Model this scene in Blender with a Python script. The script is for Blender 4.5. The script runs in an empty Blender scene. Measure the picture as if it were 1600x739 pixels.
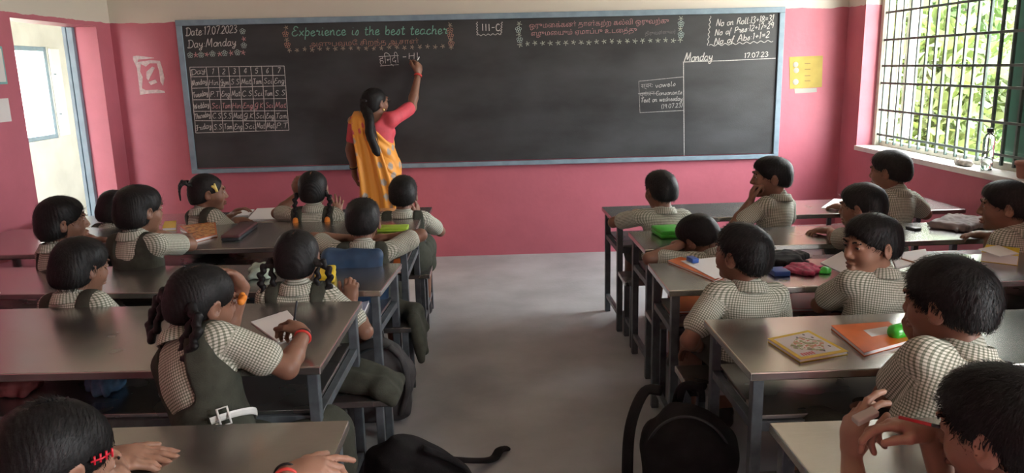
import bpy, bmesh, math, random
import numpy as np
from mathutils import Vector, Matrix

# ---------------------------------------------------------------- camera, sky, sun, exposure
SC = bpy.context.scene
COL = SC.collection
CAM_F, CAM_P, CAM_Y, CAM_R, CAM_H = 1215.5, 0.2139, -0.0244, -0.0237, 1.65   # focal length in pixels, pitch, yaw, roll, height
def cam_axes():
    cp, sp = math.cos(CAM_P), math.sin(CAM_P)
    f = np.array([-math.sin(CAM_Y)*cp, math.cos(CAM_Y)*cp, -sp]); rt = np.array([math.cos(CAM_Y), math.sin(CAM_Y), 0.0]); up = np.cross(rt, f)
    c, s = math.cos(CAM_R), math.sin(CAM_R)
    return rt*c+up*s, -rt*s+up*c, f
RT, UP, FW = cam_axes()
cd = bpy.data.cameras.new('camera'); cam = bpy.data.objects.new('camera', cd); COL.objects.link(cam)
cd.sensor_width = 36.0; cd.lens = CAM_F/1600*36.0; cd.clip_start = 0.05; cd.clip_end = 200
cam.matrix_world = Matrix(((RT[0], UP[0], -FW[0], 0), (RT[1], UP[1], -FW[1], 0), (RT[2], UP[2], -FW[2], CAM_H), (0, 0, 0, 1)))
SC.camera = cam
SC.view_settings.view_transform = 'Standard'; SC.view_settings.look = 'None'
SC.view_settings.gamma = 1.0; SC.view_settings.use_curve_mapping = False
SC.view_settings.exposure = 2.25
w = bpy.data.worlds.new('sky'); SC.world = w; w.use_nodes = True
bg = w.node_tree.nodes['Background']; bg.inputs[0].default_value = (0.96, 0.99, 1.0, 1); bg.inputs[1].default_value = 6.5
sd = bpy.data.lights.new('sun', 'SUN'); sun = bpy.data.objects.new('sun', sd); COL.objects.link(sun)
sd.energy = 6.0; sd.angle = 0.02; sd.color = (1, .96, .88)
sun.rotation_euler = (math.radians(-8), math.radians(-36), 0)      # high, from the far side of the building
def portal(loc, rot, sx, sy):
    l = bpy.data.lights.new('window_portal', 'AREA'); l.shape = 'RECTANGLE'; l.size = sx; l.size_y = sy; l.cycles.is_portal = True
    o = bpy.data.objects.new('window_portal', l); COL.objects.link(o); o.location = loc; o.rotation_euler = rot

# ---------------------------------------------------------------- pixel helpers (directions only; depth comes from the plane named)
def _ray(px, py): return (px-800)/CAM_F*RT-(py-369.5)/CAM_F*UP+FW
CO = np.array([0, 0, CAM_H])
def Pz(px, py, z): d = _ray(px, py); return d*((z-CAM_H)/d[2])+CO
def Py(px, py, Y): d = _ray(px, py); return d*(Y/d[1])+CO
def Px(px, py, X): d = _ray(px, py); return d*(X/d[0])+CO

# ---------------------------------------------------------------- room measures
D = 6.83; XL = -3.156; XR = 3.096; CEIL = 3.15; YB = -1.2
rng = np.random.default_rng(7)
random.seed(7)

# ---------------------------------------------------------------- materials
MATS = {}
def mat(name, col, rough=0.6, metal=0.0, var=None, bump=None, spec=0.5, coat=0.0, trans=0.0, sheen=0.0):
    """plain principled surface; var=(scale, amount[, stretch]) mottles the colour, bump=(scale, strength)"""
    if name in MATS: return MATS[name]
    m = bpy.data.materials.new(name); m.use_nodes = True; nt = m.node_tree; b = nt.nodes['Principled BSDF']
    b.inputs['Base Color'].default_value = (*col, 1); b.inputs['Roughness'].default_value = rough; b.inputs['Metallic'].default_value = metal
    b.inputs['Specular IOR Level'].default_value = spec; b.inputs['Coat Weight'].default_value = coat; b.inputs['Transmission Weight'].default_value = trans
    b.inputs['Sheen Weight'].default_value = sheen
    if var or bump:
        tc = nt.nodes.new('ShaderNodeTexCoord'); src = tc.outputs['Object']
    if var:
        mp = nt.nodes.new('ShaderNodeMapping'); nt.links.new(src, mp.inputs[0])
        if len(var) > 2: mp.inputs['Scale'].default_value = var[2]
        n = nt.nodes.new('ShaderNodeTexNoise'); n.inputs['Scale'].default_value = var[0]; n.inputs['Detail'].default_value = 5
        nt.links.new(mp.outputs[0], n.inputs['Vector'])
        r = nt.nodes.new('ShaderNodeValToRGB'); a = var[1]
        r.color_ramp.elements[0].position = .3; r.color_ramp.elements[1].position = .7
        r.color_ramp.elements[0].color = (*[c*(1-a) for c in col], 1); r.color_ramp.elements[1].color = (*[min(1, c*(1+a)) for c in col], 1)
        nt.links.new(n.outputs['Fac'], r.inputs[0]); nt.links.new(r.outputs[0], b.inputs['Base Color'])
    if bump:
        n2 = nt.nodes.new('ShaderNodeTexNoise'); n2.inputs['Scale'].default_value = bump[0]; n2.inputs['Detail'].default_value = 4
        nt.links.new(src, n2.inputs['Vector'])
        bp = nt.nodes.new('ShaderNodeBump'); bp.inputs['Strength'].default_value = bump[1]; bp.inputs['Distance'].default_value = .01
        nt.links.new(n2.outputs['Fac'], bp.inputs['Height']); nt.links.new(bp.outputs[0], b.inputs['Normal'])
    MATS[name] = m; return m

def wall_mat(name, low, high, zline):
    """painted wall: coloured dado paint below a hand-cut line, cream distemper above"""
    m = bpy.data.materials.new(name); m.use_nodes = True; nt = m.node_tree; b = nt.nodes['Principled BSDF']; N = nt.nodes.new; L = nt.links.new
    tc = N('ShaderNodeNewGeometry'); sp = N('ShaderNodeSeparateXYZ'); L(tc.outputs['Position'], sp.inputs[0])
    n = N('ShaderNodeTexNoise'); n.inputs['Scale'].default_value = 9; n.inputs['Detail'].default_value = 3; L(tc.outputs['Position'], n.inputs['Vector'])
    a = N('ShaderNodeMath'); a.operation = 'MULTIPLY_ADD'; a.inputs[1].default_value = .03; L(n.outputs['Fac'], a.inputs[0]); L(sp.outputs['Z'], a.inputs[2])
    g = N('ShaderNodeMath'); g.operation = 'GREATER_THAN'; g.inputs[1].default_value = zline+.015; L(a.outputs[0], g.inputs[0])
    n2 = N('ShaderNodeTexNoise'); n2.inputs['Scale'].default_value = 1.6; n2.inputs['Detail'].default_value = 6; n2.inputs['Roughness'].default_value = .65; L(tc.outputs['Position'], n2.inputs['Vector'])
    r = N('ShaderNodeValToRGB'); r.color_ramp.elements[0].position = .3; r.color_ramp.elements[1].position = .72
    r.color_ramp.elements[0].color = (*[c*.88 for c in low], 1); r.color_ramp.elements[1].color = (*[min(1, c*1.07) for c in low], 1); L(n2.outputs['Fac'], r.inputs[0])
    mx = N('ShaderNodeMix'); mx.data_type = 'RGBA'; L(g.outputs[0], mx.inputs['Factor']); L(r.outputs[0], mx.inputs['A']); mx.inputs['B'].default_value = (*high, 1)
    L(mx.outputs['Result'], b.inputs['Base Color']); b.inputs['Roughness'].default_value = .48; b.inputs['Specular IOR Level'].default_value = .4
    n3 = N('ShaderNodeTexNoise'); n3.inputs['Scale'].default_value = 25; n3.inputs['Detail'].default_value = 6; L(tc.outputs['Position'], n3.inputs['Vector'])
    bp = N('ShaderNodeBump'); bp.inputs['Strength'].default_value = .12; bp.inputs['Distance'].default_value = .01; L(n3.outputs['Fac'], bp.inputs['Height']); L(bp.outputs[0], b.inputs['Normal'])
    MATS[name] = m; return m

def steel_mat(name, col, r0, r1, stretch):
    """worn stainless sheet: brushed lines and hand smudges in the gloss"""
    m = bpy.data.materials.new(name); m.use_nodes = True; nt = m.node_tree; b = nt.nodes['Principled BSDF']; N = nt.nodes.new; L = nt.links.new
    tc = N('ShaderNodeTexCoord'); mp = N('ShaderNodeMapping'); mp.inputs['Scale'].default_value = stretch; L(tc.outputs['Object'], mp.inputs[0])
    n = N('ShaderNodeTexNoise'); n.inputs['Scale'].default_value = 30; n.inputs['Detail'].default_value = 4; L(mp.outputs[0], n.inputs['Vector'])
    s = N('ShaderNodeTexNoise'); s.inputs['Scale'].default_value = 3; s.inputs['Detail'].default_value = 3; L(tc.outputs['Object'], s.inputs['Vector'])
    r = N('ShaderNodeMapRange'); r.inputs['From Min'].default_value = .3; r.inputs['From Max'].default_value = .75; r.inputs['To Min'].default_value = r0; r.inputs['To Max'].default_value = r1
    L(s.outputs['Fac'], r.inputs['Value']); L(r.outputs[0], b.inputs['Roughness'])
    cr = N('ShaderNodeValToRGB'); cr.color_ramp.elements[0].color = (*[c*.86 for c in col], 1); cr.color_ramp.elements[1].color = (*[c*1.1 for c in col], 1); L(n.outputs['Fac'], cr.inputs[0]); L(cr.outputs[0], b.inputs['Base Color'])
    b.inputs['Metallic'].default_value = .92
    bp = N('ShaderNodeBump'); bp.inputs['Strength'].default_value = .004; bp.inputs['Distance'].default_value = .002; L(n.outputs['Fac'], bp.inputs['Height']); L(bp.outputs[0], b.inputs['Normal'])
    MATS[name] = m; return m

def check_mat(name, light, mid, dark, period):
    """woven gingham laid out on the garment's own cloth coordinates"""
    m = bpy.data.materials.new(name); m.use_nodes = True; nt = m.node_tree; b = nt.nodes['Principled BSDF']; N = nt.nodes.new; L = nt.links.new
    at = N('ShaderNodeAttribute'); at.attribute_name = 'cloth'; sp = N('ShaderNodeSeparateXYZ'); L(at.outputs['Vector'], sp.inputs[0])
    outs = []
    for ax in 'XY':
        f = N('ShaderNodeMath'); f.operation = 'MULTIPLY'; f.inputs[1].default_value = 1/period; L(sp.outputs[ax], f.inputs[0])
        fr = N('ShaderNodeMath'); fr.operation = 'FRACT'; L(f.outputs[0], fr.inputs[0])
        g = N('ShaderNodeMath'); g.operation = 'LESS_THAN'; g.inputs[1].default_value = .42; L(fr.outputs[0], g.inputs[0]); outs.append(g)
    ad = N('ShaderNodeMath'); ad.operation = 'ADD'; L(outs[0].outputs[0], ad.inputs[0]); L(outs[1].outputs[0], ad.inputs[1])
    hf = N('ShaderNodeMath'); hf.operation = 'MULTIPLY'; hf.inputs[1].default_value = .5; L(ad.outputs[0], hf.inputs[0])
    r = N('ShaderNodeValToRGB'); r.color_ramp.interpolation = 'CONSTANT'; e = r.color_ramp.elements
    e[0].position = 0; e[0].color = (*light, 1); e[1].position = .3; e[1].color = (*mid, 1); x = e.new(.8); x.color = (*dark, 1)
    L(hf.outputs[0], r.inputs[0]); L(r.outputs[0], b.inputs['Base Color']); b.inputs['Roughness'].default_value = .85; b.inputs['Specular IOR Level'].default_value = .2
    MATS[name] = m; return m

# ---------------------------------------------------------------- object helpers
def tag(o, label=None, cat=None, group=None, kind=None):
    if label: o['label'] = label
    if cat: o['category'] = cat
    if group: o['group'] = group
    if kind: o['kind'] = kind
    return o
def empty(name, loc, rz=0.0, **kw):
    o = bpy.data.objects.new(name, None); COL.objects.link(o); o.location = loc; o.rotation_euler = (0, 0, rz); o.empty_display_size = .1
    return tag(o, **kw)
def link(name, me, m=None, parent=None, loc=None, rz=None, **kw):
    o = bpy.data.objects.new(name, me); COL.objects.link(o)
    if m is not None and not me.materials: me.materials.append(m if not isinstance(m, str) else MATS[m])
    if parent is not None: o.parent = parent
    if loc is not None: o.location = loc
    if rz is not None: o.rotation_euler = (0, 0, rz)
    return tag(o, **kw)
def np_mesh(name, V, F, smooth=True, attrs=None):
    """mesh from arrays; F is an (n,3) or (n,4) int array"""
    me = bpy.data.meshes.new(name); V = np.asarray(V, np.float32); F = np.asarray(F, np.int32); k = F.shape[1]
    me.vertices.add(len(V)); me.vertices.foreach_set('co', V.ravel())
    me.loops.add(F.size); me.loops.foreach_set('vertex_index', F.ravel())
    me.polygons.add(len(F)); me.polygons.foreach_set('loop_start', np.arange(0, F.size, k, dtype=np.int32)); me.polygons.foreach_set('loop_total', np.full(len(F), k, np.int32))
    me.update(calc_edges=True)
    me.polygons.foreach_set('use_smooth', np.full(len(F), smooth, bool))
    for n, (t, a) in (attrs or {}).items():
        at = me.attributes.new(n, t, 'POINT'); at.data.foreach_set('vector' if t == 'FLOAT_VECTOR' else 'value', np.asarray(a, np.float32).ravel())
    me.validate(); return me
def bm_mesh(name, bm, smooth=False):
    me = bpy.data.meshes.new(name); bm.normal_update(); bm.to_mesh(me); bm.free()
    if smooth:
        for p in me.polygons: p.use_smooth = True
    return me
def add_box(bm, lo, hi, bev=0.0, M=None):
    lo = np.minimum(lo, hi) if False else np.asarray(lo, float); hi = np.asarray(hi, float)
    r = bmesh.ops.create_cube(bm, size=1.0); vs = r['verts']
    c = (lo+hi)/2; s = hi-lo
    for v in vs:
        v.co = Vector((c[0]+v.co.x*s[0], c[1]+v.co.y*s[1], c[2]+v.co.z*s[2]))
    if bev > 0:
        es = list({e for v in vs for e in v.link_edges})
        r2 = bmesh.ops.bevel(bm, geom=es, offset=bev, segments=2, profile=.5, affect='EDGES'); vs = list({v for f in r2['faces'] for v in f.verts} | {v for v in vs if v.is_valid})
    if M is not None:
        for v in vs: v.co = M @ v.co
def box_mesh(name, lo, hi, bev=0.0, M=None):
    bm = bmesh.new(); add_box(bm, lo, hi, bev, M); return bm_mesh(name, bm)
def boxes_mesh(name, L):
    bm = bmesh.new()
    for a in L: add_box(bm, *a)
    return bm_mesh(name, bm)
def box(name, lo, hi, m, parent=None, bev=0.0, **kw):
    """a bevelled box whose origin is its base centre"""
    lo = np.asarray(lo, float); hi = np.asarray(hi, float); c = np.array([(lo[0]+hi[0])/2, (lo[1]+hi[1])/2, lo[2]])
    return link(name, box_mesh(name, lo-c, hi-c, bev), m, parent, tuple(c), **kw)
def catmull(P, n=6, closed=False):
    P = np.asarray(P, float)
    if len(P) < 3 and not closed:
        t = np.linspace(0, 1, n+1)[:, None]; return P[0]*(1-t)+P[-1]*t
    Q = np.vstack([P[-1:], P, P[:2]]) if closed else np.vstack([2*P[0]-P[1], P, 2*P[-1]-P[-2]])
    out = []; m = len(Q)-3
    for i in range(m):
        a, b, c, d = Q[i:i+4]
        for t in np.linspace(0, 1, n, endpoint=False):
            out.append(.5*((2*b)+(-a+c)*t+(2*a-5*b+4*c-d)*t*t+(-a+3*b-3*c+d)*t**3))
    if not closed: out.append(Q[-2])
    return np.array(out)
def sweep(P, r, seg=8, flat=None, closed=False, side=None):
    """tube along points; r scalar or per-point; flat=(a,b) gives an elliptical/strap section"""
    P = np.asarray(P, float); n = len(P); r = np.broadcast_to(np.asarray(r, float), (n,))
    T = np.gradient(P, axis=0); T /= np.linalg.norm(T, axis=1, keepdims=True)+1e-9
    u = np.array([0, 0, 1.0]) if side is None else np.asarray(side, float)
    V = []; ang = np.linspace(0, 2*np.pi, seg, endpoint=False)
    a, b = flat or (1, 1)
    for i in range(n):
        s = u-T[i]*(u@T[i])
        if np.linalg.norm(s) < 1e-3: s = np.cross(T[i], [1, 0, 0])
        s /= np.linalg.norm(s); q = np.cross(T[i], s)
        if side is None: u = s
        V.append(P[i]+r[i]*(np.outer(np.cos(ang)*a, s)+np.outer(np.sin(ang)*b, q)))
    V = np.vstack(V); F = []
    for i in range(n if closed else n-1):
        j = (i+1) % n
        for k in range(seg): F.append((i*seg+k, i*seg+(k+1) % seg, j*seg+(k+1) % seg, j*seg+k))
    if not closed:
        c0, c1 = len(V), len(V)+1; V = np.vstack([V, P[:1], P[-1:]])
        for k in range(seg):
            F.append((c0, (k+1) % seg, k, k)); F.append((c1, (n-1)*seg+k, (n-1)*seg+(k+1) % seg, (n-1)*seg+(k+1) % seg))
    return V, F
def tube_mesh(name, P, r, **kw):
    V, F = sweep(P, r, **kw); me = bpy.data.meshes.new(name)
    me.from_pydata([tuple(v) for v in V], [], [tuple(dict.fromkeys(f)) for f in F]); me.update()
    for p in me.polygons: p.use_smooth = True
    return me
def lathe_mesh(name, prof, seg=20):
    V = []; F = []; n = len(prof)
    for r, z in prof:
        for k in range(seg): a = 2*math.pi*k/seg; V.append((r*math.cos(a), r*math.sin(a), z))
    for i in range(n-1):
        for k in range(seg): F.append((i*seg+k, i*seg+(k+1) % seg, (i+1)*seg+(k+1) % seg, (i+1)*seg+k))
    F.append(tuple(range(seg))[::-1]); F.append(tuple((n-1)*seg+k for k in range(seg)))
    me = bpy.data.meshes.new(name); me.from_pydata(V, [], F); me.update()
    for p in me.polygons: p.use_smooth = True
    return me

# ---------------------------------------------------------------- soft shapes: blended distance field -> one continuous mesh
_NW = [(rng.normal(size=3), rng.uniform(0, 6.28)) for _ in range(48)]
def noise3(P, freq, seed=0):
    o = np.zeros(len(P))
    for i in range(10):
        d, ph = _NW[(seed*7+i*3) % 48]
        o += np.sin((P@(d*freq))+ph+seed*1.7)
    return o/10**.5
def rotm(yaw=0, pitch=0, roll=0):
    """degrees; yaw about z (+ = to the left), pitch + = looking down, roll + = tilting to the right shoulder"""
    return np.array(Matrix.Rotation(math.radians(yaw), 3, 'Z') @ Matrix.Rotation(math.radians(-pitch), 3, 'X') @ Matrix.Rotation(math.radians(roll), 3, 'Y'))
class Vol:
    def __init__(self): self.L = []
    def ell(self, c, r, R=None, k=.02, sub=False): self.L.append(('e', np.asarray(c, float), np.asarray(r, float), R, k, sub)); return self
    def cone(self, a, b, ra, rb, k=.02, sub=False): self.L.append(('c', np.asarray(a, float), np.asarray(b, float), (ra, rb), k, sub)); return self
    def box(self, c, hs, r, R=None, k=.02, sub=False): self.L.append(('b', np.asarray(c, float), np.asarray(hs, float), (r, R), k, sub)); return self
    def half(self, p, n, k=.01): self.L.append(('h', np.asarray(p, float), np.asarray(n, float)/np.linalg.norm(n), None, k, True)); return self   # cuts away the side n points to
    def _bb(self, q):
        if q[0] == 'e': m = q[2].max() if q[3] is not None else q[2]; return q[1]-m, q[1]+m
        if q[0] == 'c': m = max(q[3]); return np.minimum(q[1], q[2])-m, np.maximum(q[1], q[2])+m
        if q[0] == 'b': m = (np.linalg.norm(q[2]) if q[3][1] is not None else q[2])+q[3][0]; return q[1]-m, q[1]+m
    def _d(self, q, X, Y, Z):
        if q[0] == 'h': p, n = q[1], q[2]; return -((X-p[0])*n[0]+(Y-p[1])*n[1]+(Z-p[2])*n[2])
        if q[0] in 'eb':
            R = q[3] if q[0] == 'e' else q[3][1]
            x, y, z = X-q[1][0], Y-q[1][1], Z-q[1][2]
            if R is not None: x, y, z = x*R[0, 0]+y*R[1, 0]+z*R[2, 0], x*R[0, 1]+y*R[1, 1]+z*R[2, 1], x*R[0, 2]+y*R[1, 2]+z*R[2, 2]
            if q[0] == 'e':
                r = q[2]; k0 = np.sqrt((x/r[0])**2+(y/r[1])**2+(z/r[2])**2); k1 = np.sqrt((x/r[0]**2)**2+(y/r[1]**2)**2+(z/r[2]**2)**2)+1e-6
                return k0*(k0-1)/k1
            hs = q[2]; ax, ay, az = np.abs(x)-hs[0], np.abs(y)-hs[1], np.abs(z)-hs[2]
            return np.sqrt(np.maximum(ax, 0)**2+np.maximum(ay, 0)**2+np.maximum(az, 0)**2)+np.minimum(np.maximum(np.maximum(ax, ay), az), 0)-q[3][0]
        a, b = q[1], q[2]; ab = b-a; l2 = ab@ab+1e-12
        x, y, z = X-a[0], Y-a[1], Z-a[2]
        t = np.clip((x*ab[0]+y*ab[1]+z*ab[2])/l2, 0, 1)
        return np.sqrt((x-t*ab[0])**2+(y-t*ab[1])**2+(z-t*ab[2])**2)-(q[3][0]+t*(q[3][1]-q[3][0]))
    def mesh(self, h):
        bbs = [self._bb(q) for q in self.L if not q[5]]
        lo = np.min([b[0] for b in bbs], 0)-3*h-.012; hi = np.max([b[1] for b in bbs], 0)+3*h+.012
        n = np.ceil((hi-lo)/h).astype(int)+1
        G = np.full(n, .08, np.float32); ax = [(lo[i]+h*np.arange(n[i])).astype(np.float32) for i in range(3)]
        for q in self.L:
            k = q[4]
            if q[0] == 'h': i0, i1 = np.zeros(3, int), n
            else:
                b0, b1 = self._bb(q); m = k+2.5*h
                i0 = np.clip(np.floor((b0-m-lo)/h).astype(int), 0, n); i1 = np.clip(np.ceil((b1+m-lo)/h).astype(int)+1, 0, n)
            if np.any(i1 <= i0): continue
            sl = tuple(slice(i0[i], i1[i]) for i in range(3))
            X = ax[0][sl[0]][:, None, None]; Y = ax[1][sl[1]][None, :, None]; Z = ax[2][sl[2]][None, None, :]
            d = self._d(q, X, Y, Z); g = G[sl]
            if q[5]: e = np.maximum(k-np.abs(g+d), 0)/k; G[sl] = np.maximum(g, -d)+e*e*k*.25
            else: e = np.maximum(k-np.abs(g-d), 0)/k; G[sl] = np.minimum(g, d)-e*e*k*.25
        return nets(G, lo, h)
def nets(G, lo, h):
    """surface nets: one vertex per crossed cell, one quad per crossed grid edge"""
    S = G < 0
    def c8(A): return [A[i:A.shape[0]-1+i, j:A.shape[1]-1+j, k:A.shape[2]-1+k] for i in (0, 1) for j in (0, 1) for k in (0, 1)]
    cs = c8(S); cnt = np.zeros(cs[0].shape, np.int8)
    for c in cs: cnt += c
    act = (cnt > 0) & (cnt < 8); idx = np.argwhere(act)
    vals = np.stack([c[act] for c in c8(G)], 1)
    off = np.array([(i, j, k) for i in (0, 1) for j in (0, 1) for k in (0, 1)], float)
    E = [(a, b) for a in range(8) for b in range(a+1, 8) if np.abs(off[a]-off[b]).sum() == 1]
    acc = np.zeros((len(idx), 3)); nn = np.zeros(len(idx))
    for a, b in E:
        va, vb = vals[:, a], vals[:, b]; m = (va < 0) != (vb < 0)
        t = va[m]/(va[m]-vb[m]); acc[m] += off[a]+t[:, None]*(off[b]-off[a]); nn[m] += 1
    V = lo+h*(idx+acc/nn[:, None])
    M = np.full(act.shape, -1, np.int32); M[act] = np.arange(len(idx), dtype=np.int32)
    Q = []
    for axx in range(3):
        u, v = [(1, 2), (2, 0), (0, 1)][axx]
        s0 = [slice(None)]*3; s1 = [slice(None)]*3; s0[axx] = slice(0, -1); s1[axx] = slice(1, None)
        A, B = S[tuple(s0)], S[tuple(s1)]
        p = np.argwhere(A != B)
        p = p[(p[:, u] > 0) & (p[:, v] > 0) & (p[:, u] < M.shape[u]) & (p[:, v] < M.shape[v])]
        fl = A[p[:, 0], p[:, 1], p[:, 2]]
        def g(du, dv):
            r = p.copy(); r[:, u] -= du; r[:, v] -= dv; return M[r[:, 0], r[:, 1], r[:, 2]]
        q = np.stack([g(1, 1), g(0, 1), g(0, 0), g(1, 0)], 1)
        q[~fl] = q[~fl][:, ::-1]; Q.append(q)
    Q = np.vstack(Q); Q = Q[(Q >= 0).all(1)]
    return V, Q
def vnormals(V, Q):
    n = np.cross(V[Q[:, 2]]-V[Q[:, 0]], V[Q[:, 3]]-V[Q[:, 1]]); N = np.zeros_like(V)
    for k in range(4): np.add.at(N, Q[:, k], n)
    return N/(np.linalg.norm(N, axis=1, keepdims=True)+1e-12)
def soft(name, vol, h, m, parent=None, wrinkle=None, loc=None, rz=None, **kw):
    V, Q = vol.mesh(h)
    if wrinkle: N = vnormals(V, Q); V = V+N*(noise3(V, wrinkle[0], wrinkle[2] if len(wrinkle) > 2 else 1)*wrinkle[1])[:, None]
    return link(name, np_mesh(name, V, Q), m, parent, loc, rz, **kw)
# ---------------------------------------------------------------- palette
PINK = (0.55, 0.165, 0.215); CREAM = (0.66, 0.62, 0.54)
wall_mat('pink_wall', PINK, CREAM, 2.085)
wall_mat('pink_front', (0.54, 0.150, 0.20), CREAM, 2.085)
mat('cream', CREAM, .8, var=(2, .06)); mat('corridor_white', (.62, .62, .58), .8, var=(3, .1)); mat('ceiling_white', (.72, .70, .65), .85)
mat('floor', (.40, .415, .43), .55, var=(2.2, .2), bump=(40, .15))
mat('board', (.036, .039, .041), .6, var=(2.2, .5, (.7, 1, 1.6)), bump=(120, .1))
mat('frame_blue', (.22, .31, .38), .5, var=(14, .12))
mat('door_blue', (.20, .28, .34), .5, var=(9, .12))
mat('bar_paint', (.075, .115, .10), .5, var=(20, .2)); mat('window_wood', (.55, .55, .46), .6, var=(8, .2)); mat('shutter_green', (.03, .15, .10), .5, var=(5, .2))
mat('glass', (.92, .97, .95), .02, trans=1.0)
mat('leg_paint', (.11, .13, .145), .45, metal=.3, var=(18, .3)); mat('ground_earth', (.42, .36, .25), .9, var=(1, .3))
steel_mat('steel_top', (.47, .45, .425), .19, .30, (1, 14, 1)); steel_mat('steel_shelf', (.36, .35, .34), .24, .34, (1, 14, 1))

# ---------------------------------------------------------------- the room
def struct(name, me, m, parent=None, loc=None): return link(name, me, m, parent, loc, kind='structure' if parent is None else None)
struct('floor', box_mesh('floor', (XL-.05, YB, -.12), (XR+.3, D+.2, 0)), 'floor')
struct('ceiling', box_mesh('ceiling', (XL-2.4, YB-.2, CEIL), (XR+.3, D+.2, CEIL+.15)), 'ceiling_white')
struct('wall_front', box_mesh('wall_front', (XL-.22, D, 0), (XR+.22, D+.22, CEIL)), 'pink_front')
struct('wall_back', box_mesh('wall_back', (XL-.22, YB-.2, 0), (XR+.22, YB, CEIL)), 'pink_wall')
DY0, DY1, DZ = 5.43, 6.59, 2.05                     # doorway in the left wall
wl = struct('wall_left', boxes_mesh('wall_left', [((XL-.22, YB, 0), (XL, DY0, CEIL)), ((XL-.22, DY1, 0), (XL, D, CEIL)), ((XL-.22, DY0, DZ), (XL, DY1, CEIL))]), 'pink_wall')
WY0, WY1, WZ0, WZ1 = 3.55, 6.52, .935, 2.62         # window in the right wall
BY0, BY1 = -.95, 0.75                               # added opening in the same wall, unseen beside the camera, brightens the near rows
wr = struct('wall_right', boxes_mesh('wall_right', [((XR, YB, 0), (XR+.22, D, WZ0)), ((XR, YB, WZ1), (XR+.22, D, CEIL)), ((XR, WY1, WZ0), (XR+.22, D, WZ1)), ((XR, BY1, WZ0), (XR+.22, WY0, WZ1)), ((XR, YB, WZ0), (XR+.22, BY0, WZ1))]), 'pink_wall')
struct('trim_1', box_mesh('trim_1', (XR-.02, WY0-.02, WZ0-.035), (XR+.24, WY1, WZ0+.004), .004), mat('sill_white', (.72, .70, .66), .6, var=(6, .1)))
# door lining
dl = tag(empty('door_1', (XL-.2, DY1, 0)), kind='structure')
def part(name, lo, hi, m, parent, bev=.004, **kw):
    p = np.array(parent.location); lo = np.array(lo, float); hi = np.array(hi, float); c = np.array([(lo[0]+hi[0])/2, (lo[1]+hi[1])/2, lo[2]])
    return link(name, box_mesh(name, lo-c, hi-c, bev), m, parent, tuple(c-p), **kw)
part('door_jamb', (XL-.22, DY1-.045, 0), (XL-.175, DY1-.002, DZ-.002), 'door_blue', dl)
part('door_stop', (XL-.25, DY1-.055, 0), (XL-.222, DY1-.002, DZ), 'door_blue', dl)
part('door_jamb', (XL-.22, DY0+.002, 0), (XL-.13, DY0+.035, DZ-.002), 'corridor_white', dl)
# window: frame, grille bars, opened leaf and closed green shutter
GX = XR+.16
w1 = tag(empty('window_1', (GX, (WY0+WY1)/2, WZ0)), kind='structure')
part('window_frame', (XR+.13, WY1-.05, WZ0+.004), (XR+.219, WY1-.002, WZ1-.002), 'window_wood', w1)
part('window_frame', (XR+.13, WY0+.002, WZ0+.004), (XR+.219, WY0+.05, WZ1-.002), 'window_wood', w1)
part('window_frame', (XR+.13, WY0+.05, WZ1-.05), (XR+.219, WY1-.05, WZ1-.002), 'window_wood', w1)
part('window_frame', (XR+.17, WY0+.05, WZ0+.004), (XR+.219, WY1-.05, WZ0+.05), 'window_wood', w1)
bar = box_mesh('bar', (-.009, -.0095, 0), (.009, .0095, WZ1-WZ0-.06), .002)
for y in [6.44, 6.323, 6.212, 6.095, 5.972, 5.85, 5.73, 5.61, 5.49, 5.37, 5.25, 5.12, 4.99, 4.865, 4.74, 4.62, 4.5, 4.38, 4.26, 4.14, 4.02, 3.9, 3.78, 3.66]:
    link('bar', bar, 'bar_paint', w1, (0, y-w1.location.y, .03))
rail = box_mesh('crossbar', (-.004, -(WY1-WY0)/2+.05, -.009), (.004, (WY1-WY0)/2-.05, .009), .002)
for z in (2.42, 2.22, 2.014, 1.798, 1.592, 1.454, 1.236, 1.033): link('crossbar', rail, 'bar_paint', w1, (-.013, 0, z-WZ0))
# casement leaf swung out at the far side, seen nearly edge on
for i, yy in enumerate((6.45, 6.34)):
    part('casement_stile', (XR+.25+i*.02, yy-.022, WZ0+.06), (XR+.29+i*.02, yy+.022, WZ1-.06), 'window_wood', w1)
part('casement_stile', (XR+.36, 6.395, WZ0+.06), (XR+.40, 6.44, WZ1-.06), mat('leaf_white', (.85, .84, .80), .6), w1)
sg = part('shutter', (XR+.232, WY0+.04, WZ0+.03), (XR+.262, 5.0, WZ1-.03), 'shutter_green', w1, .006)
for k in range(3):
    y0 = WY0+.12+k*.46
    link('shutter_panel', box_mesh('shutter_panel', (-.008, 0, 0), (.008, .36, WZ1-WZ0-.22), .006), 'shutter_green', sg, (-.018, y0-(WY0+.04+5.0)/2, .08))
# added out-of-view window that lets skylight onto the near rows: frame and grille only
w2 = tag(empty('window_added', (GX, (BY0+BY1)/2, WZ0)), kind='structure')
for lo, hi in (((XR+.13, BY0+.002, WZ0), (XR+.21, BY0+.05, WZ1)), ((XR+.13, BY1-.05, WZ0), (XR+.21, BY1-.002, WZ1)), ((XR+.13, BY0+.05, WZ1-.05), (XR+.21, BY1-.05, WZ1-.002)), ((XR+.13, BY0+.05, WZ0), (XR+.21, BY1-.05, WZ0+.05))):
    part('window_frame', lo, hi, 'window_wood', w2)
for k in range(12): link('bar', bar, 'bar_paint', w2, (0, -.73+k*.1325, .03))
portal((XR+.3, (WY0+WY1)/2, (WZ0+WZ1)/2), (0, math.radians(90), 0), WZ1-WZ0, WY1-WY0)
portal((XR+.3, (BY0+BY1)/2, (WZ0+WZ1)/2), (0, math.radians(90), 0), WZ1-WZ0, BY1-BY0)

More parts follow.
